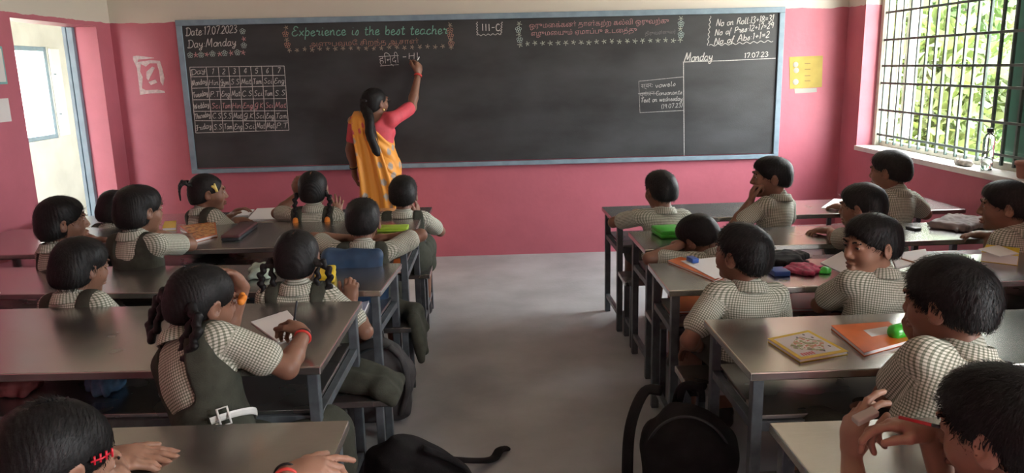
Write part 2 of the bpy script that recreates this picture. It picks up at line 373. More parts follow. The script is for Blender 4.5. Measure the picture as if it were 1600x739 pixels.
# corridor outside the doorway
CX = -5.0
struct('floor_corridor', box_mesh('floor_corridor', (CX-.2, YB, -.12), (XL-.22, 10.2, -.005)), mat('corridor_floor', (.5, .49, .46), .6, var=(2, .15)))
KY0, KY1, KZ0, KZ1 = 7.6, 9.22, .975, 2.0
struct('wall_corridor', boxes_mesh('wall_corridor', [((CX-.2, 6.6, 0), (CX, KY0, CEIL)), ((CX-.2, KY1, 0), (CX, 10.2, CEIL)), ((CX-.2, KY0, 0), (CX, KY1, KZ0)), ((CX-.2, KY0, KZ1), (CX, KY1, CEIL)), ((CX-.2, 2.2, 0), (CX, 6.6, CEIL)), ((CX-.2, YB, 0), (CX, 2.2, .9)), ((CX-.2, YB, 2.6), (CX, 2.2, CEIL))]), 'corridor_white')
struct('wall_corridor_end', box_mesh('wall_corridor_end', (CX, 10.0, 0), (XL-.22, 10.2, CEIL)), 'corridor_white')
struct('wall_corridor_inner', box_mesh('wall_corridor_inner', (XL-.42, D+.22, 0), (XL-.22, 10.0, CEIL)), 'corridor_white')
struct('ceiling_corridor', box_mesh('ceiling_corridor', (CX-.2, D+.2, CEIL), (XL-.22, 10.2, CEIL+.15)), 'ceiling_white')
w3 = tag(empty('window_3', (CX-.05, (KY0+KY1)/2, KZ0)), kind='structure')
for lo, hi in (((CX-.08, KY1-.06, KZ0), (CX-.01, KY1-.002, KZ1)), ((CX-.08, KY0+.002, KZ0), (CX-.01, KY0+.06, KZ1)), ((CX-.08, KY0+.06, KZ1-.05), (CX-.01, KY1-.06, KZ1-.002)), ((CX-.08, KY0+.06, KZ0), (CX-.01, KY1-.06, KZ0+.05))):
    part('window_frame', lo, hi, 'frame_blue', w3)
lf = part('casement_leaf', (CX+.005, KY1+.01, KZ0+.02), (CX+.03, KY1+.20, KZ1-.02), mat('leaf_white', (.85, .84, .80), .6), w3)
for z in (.25, .7): link('hinge', box_mesh('hinge', (-.012, -.03, -.008), (.012, .03, .008), .002), 'frame_blue', lf, (.02, -.1, z))

# ---------------------------------------------------------------- outdoors
struct('ground', box_mesh('ground', (-40, -30, -.5), (40, 45, -.3)), 'ground_earth')
mat('bark', (.035, .028, .022), .9, var=(6, .3))
def leaf_mat(name, c):
    m = bpy.data.materials.new(name); m.use_nodes = True; nt = m.node_tree; b = nt.nodes['Principled BSDF']; N = nt.nodes.new; L = nt.links.new
    g = N('ShaderNodeNewGeometry'); n = N('ShaderNodeTexNoise'); n.inputs['Scale'].default_value = 3; L(g.outputs['Position'], n.inputs['Vector'])
    r = N('ShaderNodeValToRGB'); r.color_ramp.elements[0].position = .35; r.color_ramp.elements[1].position = .68; r.color_ramp.elements[0].color = (*[x*.5 for x in c], 1); r.color_ramp.elements[1].color = (*[min(1, x*1.6) for x in c], 1)
    L(n.outputs['Fac'], r.inputs[0]); L(r.outputs[0], b.inputs['Base Color']); b.inputs['Roughness'].default_value = .5
    t = N('ShaderNodeBsdfTranslucent'); L(r.outputs[0], t.inputs[0]); mx = N('ShaderNodeMixShader'); mx.inputs[0].default_value = .35
    L(b.outputs[0], mx.inputs[1]); L(t.outputs[0], mx.inputs[2]); L(mx.outputs[0], nt.nodes['Material Output'].inputs['Surface'])
    MATS[name] = m
leaf_mat('leaf_a', (.045, .090, .022)); leaf_mat('leaf_b', (.075, .110, .028)); leaf_mat('leaf_c', (.028, .060, .018))
def tree(x, y, hgt, rad, n, lm, label, low=.25):
    r = np.random.default_rng(int(abs(x*31+y*17)*10))
    t = empty('tree', (x, y, -.3), label=label, cat='tree', group='trees outside the window')
    link('trunk', tube_mesh('trunk', [(0, 0, 0), (.05, .03, hgt*.3), (-.04, .02, hgt*.6), (.02, 0, hgt*.85)], [rad*.045, rad*.038, rad*.03, .012], seg=9), 'bark', t)
    cl = r.normal(size=(26, 3)); cl /= np.linalg.norm(cl, axis=1, keepdims=True); cl *= r.uniform(.3, 1, (26, 1))**.5
    zc = hgt*(.5+low/2); cl = cl*[rad, rad, hgt*(1-low)/2]+[0, 0, zc]
    ci = r.integers(0, 26, n); P = cl[ci]+r.normal(size=(n, 3))*rad*.19
    a = r.normal(size=(n, 3)); a /= np.linalg.norm(a, axis=1, keepdims=True); b = np.cross(a, r.normal(size=(n, 3))); b /= np.linalg.norm(b, axis=1, keepdims=True)
    L_ = r.uniform(.07, .15, (n, 1)); W_ = L_*.42
    V = np.stack([P-a*L_, P+b*W_, P+a*L_, P-b*W_], 1).reshape(-1, 3)
    link('crown', np_mesh('crown', V, np.arange(4*n).reshape(-1, 4), smooth=False), lm, t, kind='stuff')
tree(7.1, 11.7, 5.2, 1.55, 6000, 'leaf_a', 'bushy green tree outside the window, nearest its far end', .1)
tree(5.2, 9.0, 2.5, 1.05, 4200, 'leaf_b', 'low yellow-green bush close outside the window grille', .0)
tree(9.9, 15.9, 5.6, 2.0, 7500, 'leaf_b', 'pale green leafy tree in the middle of the barred window', .0)
tree(12.6, 20.8, 6.4, 2.5, 7500, 'leaf_c', 'tall darker green tree farthest beyond the window', .0)
# pale building seen through the corridor window
bl = empty('building', (-13.5, 19.0, -.3), label='pale far building with a blue band seen through the doorway window', cat='building')
link('wall', box_mesh('wall', (-3, -3, 0), (3, 3, 3.4)), 'corridor_white', bl)
link('parapet', box_mesh('parapet', (-3.1, -3.1, 3.4), (3.1, 3.1, 3.75), .02), mat('pale_blue', (.35, .55, .68), .7), bl)

# ---------------------------------------------------------------- blackboard
BX0, BX1, BZ0, BZ1 = -2.60, 2.535, .812, 2.10
bb = empty('blackboard', ((BX0+BX1)/2, D, BZ0), label='long blackboard with grey-blue frame covered in chalk writing on the pink wall', cat='blackboard')
FWD = .047
part('board_panel', (BX0+FWD, D-.022, BZ0+FWD), (BX1-FWD, D-.001, BZ1-FWD), 'board', bb, .0)
for nm, lo, hi in (('frame_rail', (BX0, D-.04, BZ1-FWD), (BX1, D-.001, BZ1)), ('frame_rail', (BX0, D-.04, BZ0), (BX1, D-.001, BZ0+FWD*.8)), ('frame_stile', (BX0, D-.0395, BZ0+FWD*.8), (BX0+FWD, D-.001, BZ1-FWD)), ('frame_stile', (BX1-FWD, D-.0395, BZ0+FWD*.8), (BX1, D-.001, BZ1-FWD))):
    part(nm, lo, hi, 'frame_blue', bb, .004)

# ---------------------------------------------------------------- desks and benches
def desk(x0, x1, yn0, yn1, yf0, yf1, z, label, group):
    """x0 = end by the aisle ... ; yn0/yn1 = near edge at x0/x1, yf0/yf1 = far edge at x0/x1 (rows stand slightly askew)"""
    ang = math.atan2((yn1+yf1-yn0-yf0)/2, x1-x0); cx = (x0+x1)/2; cy = (yn0+yn1+yf0+yf1)/4
    L_ = (x1-x0)/math.cos(ang); W_ = ((yf0-yn0)+(yf1-yn1))/2
    t = empty('desk', (cx, cy, 0), ang, label=label, cat='desk', group=group)
    hx, hy = L_/2, W_/2
    link('tabletop', boxes_mesh('tabletop', [((-hx, -hy, z-.028), (hx, hy, z), .004)]), 'steel_top', t)
    link('apron', box_mesh('apron', (-hx+.03, hy-.07, z-.075), (hx-.03, hy-.04, z-.028), .002), 'leg_paint', t)
    link('shelf', boxes_mesh('shelf', [((-hx+.05, -hy+.05, z-.18), (hx-.05, hy-.03, z-.165), .003)]), 'steel_shelf', t)
    for sx in (-1, 1):
        ex = sx*(hx-.035)
        for sy in (-1, 1):
            ey = sy*(hy-.04)
            link('leg', box_mesh('leg', (ex-.0175, ey-.0175, 0), (ex+.0175, ey+.0175, z-.028), .003), 'leg_paint', t)
        link('shelf_rail', box_mesh('shelf_rail', (ex-.014, -hy+.058, z-.21), (ex+.014, hy-.058, z-.18), .002), 'leg_paint', t)
        link('foot_rail', box_mesh('foot_rail', (ex-.0125, -hy+.058, .10), (ex+.0125, hy-.058, .128), .002), 'leg_paint', t)
    for sy in (-1, 1):
        link('shelf_rail', box_mesh('shelf_rail', (-hx+.053, sy*(hy-.05)-.0125, z-.215), (hx-.053, sy*(hy-.05)+.0125, z-.181), .002), 'leg_paint', t)
    for q in (-.2, .2) if W_ > 0 else ():
        link('support_post', box_mesh('support_post', (q*L_-.014, hy-.065, z-.165), (q*L_+.014, hy-.045, z-.03), .002), 'leg_paint', t)
    return t
SEAT = .41
def bench(x0, x1, y0, y1, label, group, ang=0.0):
    t = empty('bench', ((x0+x1)/2, (y0+y1)/2, 0), ang, label=label, cat='bench', group=group)
    hx, hy = (x1-x0)/2, (y1-y0)/2
    link('seat', boxes_mesh('seat', [((-hx, -hy, SEAT-.026), (hx, hy, SEAT), .004)]), 'steel_shelf', t)
    for sx in (-1, 1):
        ex = sx*(hx-.05)
        for sy in (-1, 1):
            ey = sy*(hy-.025); link('leg', box_mesh('leg', (ex-.015, ey-.015, 0), (ex+.015, ey+.015, SEAT-.026), .003), 'leg_paint', t)
        link('foot_rail', box_mesh('foot_rail', (ex-.011, -hy+.042, .10), (ex+.011, hy-.042, .125), .002), 'leg_paint', t)
    link('stretcher', box_mesh('stretcher', (-hx+.07, -.0125, SEAT-.055), (hx-.07, .0125, SEAT-.027), .002), 'leg_paint', t)
    return t
GL, GR = 'steel desks left of the aisle', 'steel desks right of the aisle'
ZL = {1: .72, 2: .755, 3: .72, 4: .755, 5: .72}
ordn = {1: 'first', 2: 'second', 3: 'third', 4: 'fourth', 5: 'last'}
def dlab(side, i): return 'long steel school desk with dark legs, %s row from the blackboard, %s of the aisle' % (ordn[i], side)
def blab(side, i): return 'low steel bench behind the %s desk from the blackboard, %s of the aisle' % (ordn[i], side)
desk(-2.95, -.42, 4.93, 4.92, 5.36, 5.31, ZL[1], dlab('left', 1), GL)
desk(-2.95, -.445, 4.03, 4.02, 4.74, 4.72, ZL[2], dlab('left', 2), GL)
desk(-2.95, -.475, 3.45, 3.25, 3.93, 3.74, ZL[3], dlab('left', 3), GL)
desk(-2.60, -.54, 2.345, 2.30, 3.055, 2.99, ZL[4], dlab('left', 4), GL)
desk(-2.40, -.41, 1.50, 1.49, 2.00, 1.98, ZL[5], dlab('left', 5), GL)
desk(.74, 2.95, 4.64, 4.70, 5.14, 5.20, .72, dlab('right', 1), GR)
desk(.772, 2.98, 3.855, 3.91, 4.335, 4.335, .72, dlab('right', 2), GR)
desk(.732, 2.95, 3.13, 3.10, 3.58, 3.58, .72, dlab('right', 3), GR)
desk(.773, 2.95, 2.22, 2.22, 2.73, 2.75, .72, dlab('right', 4), GR)
desk(.712, 2.85, 1.38, 1.38, 1.88, 1.88, .72, dlab('right', 5), GR)
BLY = {1: (4.66, 4.90), 2: (3.66, 3.92), 3: (2.80, 3.08), 4: (1.98, 2.24), 5: (1.12, 1.40)}
BRY = {1: (4.36, 4.61), 2: (3.59, 3.83), 3: (2.80, 3.06), 4: (1.92, 2.18), 5: (1.05, 1.30)}
for i in range(1, 6):
    bench(-2.85, [-.40, -.40, -.41, -.45, -.36][i-1], *BLY[i], blab('left', i), 'steel benches left of the aisle')
    bench([.76, .77, .745, .80, .78][i-1], 2.9, *BRY[i], blab('right', i), 'steel benches right of the aisle')
# ---------------------------------------------------------------- people
mat('hair', (.0085, .0078, .0078), .55, var=(60, .4), bump=(180, .12), spec=.3)
mat('eye_white', (.48, .45, .42), .35); mat('iris', (.012, .007, .005), .15)
mat('olive', (.060, .064, .050), .85, var=(25, .18), bump=(300, .25), spec=.15)
mat('shorts_grey', (.055, .057, .048), .85, var=(25, .18), bump=(300, .25), spec=.15)
mat('black_leather', (.012, .012, .013), .35); mat('black_cloth', (.014, .014, .015), .8, var=(14, .4), bump=(200, .3), spec=.2)
check_mat('gingham', (.66, .65, .57), (.30, .31, .245), (.13, .145, .105), .0090)
def skin_mat(name, c):
    m = mat(name, c, .48, var=(9, .12), bump=(220, .06), spec=.4); b = m.node_tree.nodes['Principled BSDF']
    b.inputs['Subsurface Weight'].default_value = .08; b.inputs['Subsurface Radius'].default_value = (.012, .005, .003); return m
mat('lip', (.20, .075, .060), .4); skin_mat('skin_a', (.240, .120, .078)); skin_mat('skin_b', (.335, .178, .120)); skin_mat('skin_c', (.15, .072, .047))

def nrm(v): v = np.asarray(v, float); return v/(np.linalg.norm(v)+1e-12)
def ik(S, W, l1, l2, pole):
    S = np.asarray(S, float); W = np.asarray(W, float); d = W-S; L_ = np.linalg.norm(d); Lm = (l1+l2)*.985
    if L_ > Lm: W = S+d/L_*Lm; L_ = Lm
    L_ = max(L_, abs(l1-l2)+.03); u = nrm(W-S)
    a = (l1*l1-l2*l2+L_*L_)/(2*L_); hh = math.sqrt(max(l1*l1-a*a, 0)); p = np.asarray(pole, float); p = p-u*(p@u); p = nrm(p)
    return S+u*a+p*hh, W
def hand(v, W, d, n, right, s, curl=.35, spread=.12, thumb=.5, pinch=False):
    """five fingers on a palm: d = finger direction, n = palm side"""
    d = nrm(d); n = nrm(n-d*(np.asarray(n)@d)); t = np.cross(d, n) if right else np.cross(n, d)      # t = thumb side
    k = .007*s
    kn = {}
    for i, off in enumerate((.022, .0075, -.0075, -.021)):
        base = W+d*.012*s+t*off*.62*s; ktip = W+(d*(.073-.006*abs(i-1))+t*off)*s; kn[i] = ktip
        v.cone(base, ktip, .0125*s, .0098*s, k*1.6)
    v.ell(W+(d*.038-n*.002)*s, (.03*s, .03*s, .018*s), np.stack([d, t, -n], 1), k)
    lens = ((.034, .021, .017), (.038, .024, .018), (.035, .022, .017), (.027, .017, .015)); cu = curl if hasattr(curl, '__len__') else [curl*.85, curl, curl*1.05, curl*1.1]
    for i in range(4):
        a = kn[i]; ang = 0; sd = d*math.cos(spread*(1.5-i)*.5)+t*math.sin(spread*(1.5-i)*.5)
        for j, l in enumerate(lens[i]):
            ang += cu[i]*(1.25, 1.45, .9)[j]; b = a+(sd*math.cos(ang)+n*math.sin(ang))*l*s
            r0 = (.0080, .0072, .0066)[j]*s*(1 if i < 3 else .88); v.cone(a, b, r0, r0*.92, .0035*s); a = b
    b0 = W+(d*.020+t*.016+n*.004)*s; d1 = nrm(d*.62+t*(.8-.35*thumb)+n*.35*thumb); b1 = b0+d1*.036*s
    d2 = nrm(d*.85+t*(.45-.5*thumb)+n*.45*thumb); b2 = b1+d2*.026*s; b3 = b2+nrm(d2+n*.15)*.021*s
    v.cone(b0, b1, .0145*s, .0105*s, k*1.5); v.cone(b1, b2, .0098*s, .0085*s, .004*s); v.cone(b2, b3, .0085*s, .0070*s, .003*s)
    return kn

class Head:
    """head frame: origin between the ears, y = face, z = up"""
    def __init__(self, c, R, s): self.c = np.asarray(c, float); self.R = R; self.s = s
    def p(self, x, y, z): return self.c+self.R@(np.array([x, y, z])*self.s)
    def r(self, *q): return np.array(q)*self.s
def head_prims(v, H, adult=False):
    E = lambda c, r, k=.014, sub=False, R=None: v.ell(H.p(*c), H.r(*r), H.R if R is None else H.R@R, k*H.s, sub)
    E((0, -.014, .026), (.072, .088, .078)); E((0, .024, -.018), (.058, .062, .070), .03); E((0, .038, -.068), (.034, .034, .027), .028)
    E((0, .066, -.088), (.018, .014, .013), .02)
    for q in (-1, 1):
        E((q*.034, .056, -.030), (.021, .020, .022), .022)                                    # cheek
        E((q*.029, .089, .010), (.016, .011, .012), .014, True)                              # eye socket
        E((q*.030, .0735, .008), (.0145, .0115, .0105), .006)                                 # eyeball bulge under the lids
        E((q*.028, .082, .028), (.018, .008, .006), .012)                                     # brow
        E((q*.0125, .0895, -.027), (.0080, .0090, .0070), .006)                               # nostril wing
        Re = np.array(Matrix.Rotation(math.radians(-18*q), 3, 'Z'))
        E((q*.0755, -.006, -.006), (.0075, .021, .031), .007, False, Re); E((q*.083, .002, -.004), (.0065, .011, .017), .005, True, Re)
    v.cone(H.p(0, .082, .014), H.p(0, .0985, -.022), .0070*H.s, .0095*H.s, .010*H.s)          # nose
    E((0, .0875, -.0515), (.021, .0095, .0062), .006); E((0, .0860, -.0645), (.018, .0095, .0068), .006)   # lips
    E((0, .097, -.058), (.019, .008, .0022), .003, True)
def eyes(H, root, open_=1.0):
    for q in (-1, 1):
        c = H.p(q*.030, .0752, .008); R = H.R
        V = []; F = []; n = 12; mats = []
        for i in range(7):
            th = math.pi*.5*i/6
            for k in range(n): a = 2*math.pi*k/n; V.append(c+R@(np.array([math.sin(th)*math.cos(a)*.0125, math.cos(th)*.0117, math.sin(th)*math.sin(a)*.0058*open_])*H.s))
        for i in range(6):
            for k in range(n): F.append((i*n+k, i*n+(k+1) % n, (i+1)*n+(k+1) % n, (i+1)*n+k)); mats.append(1 if i < 3 else 0)
        me = bpy.data.meshes.new('eye'); me.from_pydata([tuple(x) for x in V], [], F); me.materials.append(MATS['eye_white']); me.materials.append(MATS['iris'])
        for p, mi in zip(me.polygons, mats): p.material_index = mi; p.use_smooth = True
        link('eye', me, None, root)
        V, F = sweep(catmull([H.p(q*.014, .0885, .0235), H.p(q*.030, .0895, .0295), H.p(q*.047, .079, .0245)], 4), [.0022*H.s]*9, 5, flat=(1.5, .8))
        me = bpy.data.meshes.new('eyebrow'); me.from_pydata([tuple(x) for x in V], [], [tuple(dict.fromkeys(f)) for f in F]); link('eyebrow', me, 'hair', root)

def lips(H, root):
    v = Vol(); v.ell(H.p(0, .0890, -.0522), H.r(.0185, .0090, .0046), H.R, .003*H.s); v.ell(H.p(0, .0880, -.0638), H.r(.0160, .0090, .0052), H.R, .003*H.s)
    v.ell(H.p(0, .101, -.0578), H.r(.019, .0060, .0010), H.R, .0015*H.s, True)
    soft('lips', v, .0022, 'lip', root)
def strands(V, N, H, crown, n, length, lift, wid, seed, down=0.5, part_=False):
    """short ribbons that follow the combed direction, lifted off the cap of hair"""
    r = np.random.default_rng(seed); i = r.integers(0, len(V), n); P = V[i]; nn = N[i]
    fl = P-crown; 
    if part_:
        ax = H.R[:, 0]; sd = np.sign((P-H.c)@ax)[:, None]; fl = fl*.4+ax*sd*.08*H.s
    fl = fl-nn*np.sum(fl*nn, 1, keepdims=True); fl /= np.linalg.norm(fl, axis=1, keepdims=True)+1e-9
    fl = fl+r.normal(size=fl.shape)*.22+np.array([0, 0, -down])*.4; fl = fl-nn*np.sum(fl*nn, 1, keepdims=True)*.9; fl /= np.linalg.norm(fl, axis=1, keepdims=True)+1e-9
    sd = np.cross(nn, fl); l = r.uniform(.5, 1, (n, 1))*length*H.s; w_ = r.uniform(.5, 1, (n, 1))*wid*H.s; li = r.uniform(.2, 1, (n, 1))*lift*H.s
    rows = []
    for t, wq, lq in ((0, 1, -.2), (.35, 1, .8), (.7, .8, .9), (1, .15, .75)):
        c = P+fl*l*t+nn*(li*lq-l*l*t*t*2.6); rows += [c-sd*w_*wq, c+sd*w_*wq]
    A = np.stack(rows, 1); F = np.array([(0, 1, 3, 2), (2, 3, 5, 4), (4, 5, 7, 6)]); 
    return A.reshape(-1, 3), (np.arange(n)[:, None, None]*8+F[None]).reshape(-1, 4)
def hair_cap(H, root, style, h, seed, n=900):
    v = Vol(); E = lambda c, r, k=.012, sub=False: v.ell(H.p(*c), H.r(*r), H.R, k*H.s, sub)
    E((0, -.015, .030), (.080, .095, .079)); E((0, -.045, -.010), (.070, .060, .056), .03)
    if style == 'boy':
        E((0, .012, .056), (.069, .078, .056), .02); E((0, .100, -.035), (.085, .072, .086), .012, True)
        for q in (-1, 1): E((q*.092, .010, -.042), (.030, .046, .046), .012, True); E((q*.088, -.045, -.070), (.034, .050, .048), .016, True)
        E((0, -.046, -.026), (.054, .046, .050), .03); v.half(H.p(0, -.09, -.058), H.R@np.array([0, .30, -1]), .02*H.s)
    elif style == 'bob':
        E((0, .0, .052), (.080, .088, .064), .02); E((0, -.045, -.034), (.078, .064, .064), .03)
        E((0, .105, -.040), (.072, .078, .090), .012, True)
        for q in (-1, 1): E((q*.092, .034, -.035), (.022, .026, .040), .010, True)
        v.half(H.p(0, -.09, -.080), H.R@np.array([0, .2, -1]), .016*H.s)
    else:                                                            # combed back and plaited
        E((0, .100, -.030), (.071, .068, .092), .012, True)
        for q in (-1, 1): E((q*.090, .012, -.020), (.022, .030, .036), .010, True)
        E((0, -.052, -.036), (.062, .050, .056), .03); v.half(H.p(0, -.09, -.072), H.R@np.array([0, .3, -1]), .016*H.s)
        v.cone(H.p(0, .09, .10), H.p(0, .0, .125), .006*H.s, .006*H.s, .006*H.s, True); v.cone(H.p(0, .0, .117), H.p(0, -.075, .092), .005*H.s, .005*H.s, .006*H.s, True)
    V, Q = v.mesh(h); N = vnormals(V, Q); loc = (V-H.c)@H.R/H.s
    crown = H.p(.01, -.055, .105)
    rel = loc-np.array([.01, -.055, .105]); az = np.arctan2(rel[:, 0], rel[:, 1])
    if style in ('boy', 'bob'): rip = np.sin(az*40+3*noise3(loc, 30, seed))*.0005+noise3(loc, 45, seed)*.0012
    else: rip = np.sin(loc[:, 1]*700+loc[:, 2]*220+2*noise3(loc, 18, seed))*.0006+noise3(loc, 40, seed)*.0007
    V = V+N*(rip*H.s)[:, None]
    if style == 'boy': S, F = strands(V, N, H, crown, n, .030, .0075, .0010, seed, .2)
    elif style == 'bob': S, F = strands(V, N, H, crown, n, .045, .0060, .0011, seed, .8)
    else: S, F = strands(V, N, H, H.p(0, .06, .09), n, .022, .0009, .0008, seed, .6, True)
    F = np.vstack([Q, F+len(V)]); V = np.vstack([V, S])
    return link('hair', np_mesh('hair', V, F), 'hair', root)
def braid(H, root, pts, r, name='braid', head=True, taper=.8):
    P = catmull([H.p(*q) for q in pts] if head else pts, 8); d = np.r_[0, np.cumsum(np.linalg.norm(np.diff(P, axis=0), axis=1))]
    v = Vol(); step = r*H.s*.95; m = int(d[-1]/step)
    for i in range(m+1):
        t = i*step; c = np.array([np.interp(t, d, P[:, k]) for k in range(3)]); c2 = np.array([np.interp(t+r*.5, d, P[:, k]) for k in range(3)])
        tg = nrm(c2-c) if np.linalg.norm(c2-c) > 1e-6 else np.array([0, 0, -1.]); sd = nrm(np.cross(tg, H.R[:, 1]+.001)); f = 1-(1-taper)*i/max(m, 1)
        o = sd*(r*.42*(1 if i % 2 else -1))*H.s*f
        v.cone(c+o-tg*r*.5*H.s+sd*0, c-o*.35+tg*r*.75*H.s, r*.72*H.s*f, r*.5*H.s*f, .002)
    V, Q = v.mesh(max(.0035, r*.28)); N = vnormals(V, Q); V = V+N*(noise3(V, 160, 3)*.0006)[:, None]
    return link(name, np_mesh(name, V, Q), 'hair', root)

def collar(root, N0, az, ay, s, m='gingham', r=.052):
    """folded shirt collar round the neck, open at the throat"""
    ax = np.cross(ay, az); prof = [(0, .004), (.001, .020), (.004, .028), (.010, .026), (.019, .008), (.026, -.008), (.024, -.011), (.012, .010), (.006, .004)]
    a = np.linspace(-math.pi*.93, math.pi*.93, 30); V = []; C = []
    for t in a:
        d = -ay*math.cos(t)*1.08+ax*math.sin(t)
        fr = (abs(t)/math.pi)**3
        for (o, z) in prof:
            V.append(N0+d*(r+o)*s+az*(z-fr*.034)*s+ay*(.010*fr)*s); C.append((t*r, z*2+o, 0))
    n = len(prof); F = [(i*n+k, i*n+(k+1) % n, (i+1)*n+(k+1) % n, (i+1)*n+k) for i in range(len(a)-1) for k in range(n)]
    return link('collar', np_mesh('collar', np.array(V), np.array(F), attrs={'cloth': ('FLOAT_VECTOR', np.array(C))}), m, root)

def child(label, kind, head, bench_y, yaw=0, hyaw=None, pitch=8, roll=0, s=1.0, hs=1.10, hair='boy', skin='skin_a', pel=None, L=None, R=None, hh=.0055, seed=0, nstr=700, lean=0.0, drape=None, group=None, seat=None, legs=True, scoop=.255):
    """seated pupil. head = world position of the head centre; L/R = dict(w=wrist, pole=..., d=finger direction, n=palm side, ...) in world space"""
    seat = SEAT if seat is None else seat
    hyaw = yaw if hyaw is None else hyaw
    ox, oy = (head[0], bench_y) if pel is None else pel
    O = np.array([ox, oy, seat]); Rw = rotm(yaw); tl = lambda p: Rw.T@(np.asarray(p, float)-O); tv = lambda d: Rw.T@np.asarray(d, float)
    head = np.asarray(head, float)-np.array([0, 0, .016]); Hd = Head(tl(head), Rw.T@rotm(hyaw, pitch, roll), s*hs)
    P0 = np.array([0, 0, .09*s]); N0 = Hd.p(0, -.030, -.082)-np.array([0, .006, .022])*s
    az = nrm(N0-P0); ax = nrm(np.cross([0, 1, 0], az)) if abs(az[1]) < .95 else np.array([1., 0, 0]); ay = np.cross(az, ax); kz = np.linalg.norm(N0-P0)/.36
    RT_ = np.stack([ax, ay, az], 1); T = lambda x, y, z: P0+(ax*x+ay*y)*s+az*z*kz; rr = lambda x, y, z: np.array([x*s, y*s, z*kz])
    def torso(v, g, low=True):
        if low: v.ell(T(0, -.002, .015), rr(.118+g, .098+g, .098+g), RT_, .03)
        v.ell(T(0, .006, .12), rr(.104+g, .082+g, .125+g), RT_, .03); v.ell(T(0, -.004, .245), rr(.116+g, .083+g, .118+g), RT_, .03)
        v.cone(T(-.098, -.004, .312), T(.098, -.004, .312), (.040+g)*s, (.040+g)*s, .03)
    arms = []
    for q, sp, rt in ((-1, L, False), (1, R, True)):
        sp = dict(sp or {}); S = T(q*.122, 0, .312)
        if 'w' in sp: W = tl(sp['w'])
        else: W = np.array([q*.075, .24, .135])*s
        pole = tv(sp['pole']) if 'pole' in sp else np.array([q*.8, -.5, -.6])
        Eb, W = ik(S, W, .215*s, .185*s, pole)
        fd = nrm(W-Eb); d = tv(sp['d']) if 'd' in sp else (nrm(fd+np.array([0, 0, -.25 if 'w' not in sp else 0])))
        n = tv(sp['n']) if 'n' in sp else np.array([0, 0, -1.0])
        arms.append((S, Eb, W, d, n, rt, sp))
    b = Vol(); torso(b, -.004); b.cone(T(0, -.004, .335), Hd.p(0, -.026, -.045), .047*s, .042*s, .03); head_prims(b, Hd)
    for S, Eb, W, d, n, rt, sp in arms:
        b.cone(S, Eb, .040*s, .032*s, .02); b.cone(Eb, Eb+(W-Eb)*.35, .032*s, .0315*s, .012); b.cone(Eb+(W-Eb)*.35, W, .0315*s, .0195*s, .012)
        hand(b, W, d, n, rt, s*1.04, sp.get('curl', .35), sp.get('spread', .12), sp.get('thumb', .5))
    knees = []
    for q in (-1, 1):
        hp = np.array([q*.058, .02, .075])*s; kn_ = np.array([q*.085*s, .33*s, .070*s]); ak = np.array([q*.085*s, .345*s, .085-seat])
        knees.append((hp, kn_, ak)); b.cone(hp, kn_, .066*s, .050*s, .03); b.cone(kn_, kn_+(ak-kn_)*.4, .047*s, .046*s, .02); b.cone(kn_+(ak-kn_)*.4, ak, .046*s, .028*s, .02); b.cone(ak, ak+np.array([0, .05, -.035]), .028*s, .022*s, .02)
    V, Q = b.mesh(hh)
    root = link('person', np_mesh('person', V, Q), skin, None, tuple(O), math.radians(yaw), label=label, cat='person', group=group)
    eyes(Hd, root); lips(Hd, root); hair_cap(Hd, root, hair if hair in ('boy', 'bob') else 'plait', max(.0045, hh*.9), seed, nstr)
    # shirt
    v = Vol(); torso(v, .009, True); v.cone(T(0, -.004, .325), T(0, 0, .365), .060*s, .052*s, .02)
    for S, Eb, W, d, n, rt, sp in arms: v.cone(S+(Eb-S)*.02, S+(Eb-S)*.66, .049*s, .054*s, .022)
    V, Q = v.mesh(.0065); Nn = vnormals(V, Q)
    # cloth coordinates: round the trunk / along the sleeve
    l = (V-P0)@RT_; an = np.arctan2(l[:, 0], -l[:, 1]); C = np.stack([an*.105, l[:, 2], 0*an], 1)
    wr = noise3(l*[1, 1, .55], 26, seed+1)*.0028+noise3(l, 60, seed+2)*.0011
    for S, Eb, W, d, n, rt, sp in arms:
        u = nrm(Eb-S); t = (V-S)@u; ra = V-S-t[:, None]*u; dist = np.linalg.norm(ra, axis=1); m_ = (dist < .072*s) & (t > .035*s)
        e1 = nrm(np.cross(u, [.3, .2, 1])); e2 = np.cross(u, e1); C[m_] = np.stack([np.arctan2(ra[m_]@e1, ra[m_]@e2)*.055, t[m_], 0*t[m_]], 1)
    V = V+Nn*(wr*s)[:, None]
    link('shirt', np_mesh('shirt', V, Q, attrs={'cloth': ('FLOAT_VECTOR', C)}), 'gingham', root)
    collar(root, T(0, -.006, .355), nrm(az*.9+Hd.R[:, 2]*.25), ay, s)
    if kind == 'girl':
        v = Vol(); torso(v, .0175, True)
        v.box(T(0, 0, scoop+.20), (.034*s, .3, .17*kz), .025, RT_, .02, True)
        for S, Eb, W, d, n, rt, sp in arms:
            u = nrm(Eb-S); q = 1 if rt else -1; c = T(q*.172, 0, .30)
            v.ell(c, (.040*s, .2, .085*s), RT_, .016, True); v.cone(S+u*.045*s, S+u*.30, .064*s, .078*s, .01, True); v.cone(T(q*.17, 0, .30), T(q*.17, 0, .15), .03*s, .02*s, .012, True)
        v.ell(np.array([0, .03, .055])*s, np.array([.150, .145, .085])*s, None, .03)
        for hp, kn_, ak in knees: v.cone(hp, kn_+np.array([0, .03, 0]), .088*s, .078*s, .04); v.cone(kn_+np.array([0, .03, 0]), kn_+np.array([0, .045, -.12]), .072*s, .078*s, .04)
        v.ell(np.array([0, -.01, .06])*s, np.array([.142, .125, .09])*s, None, .03)
        for dr in (drape or []): v.cone(tl(dr[0]), tl(dr[1]), dr[2], dr[3], .05)
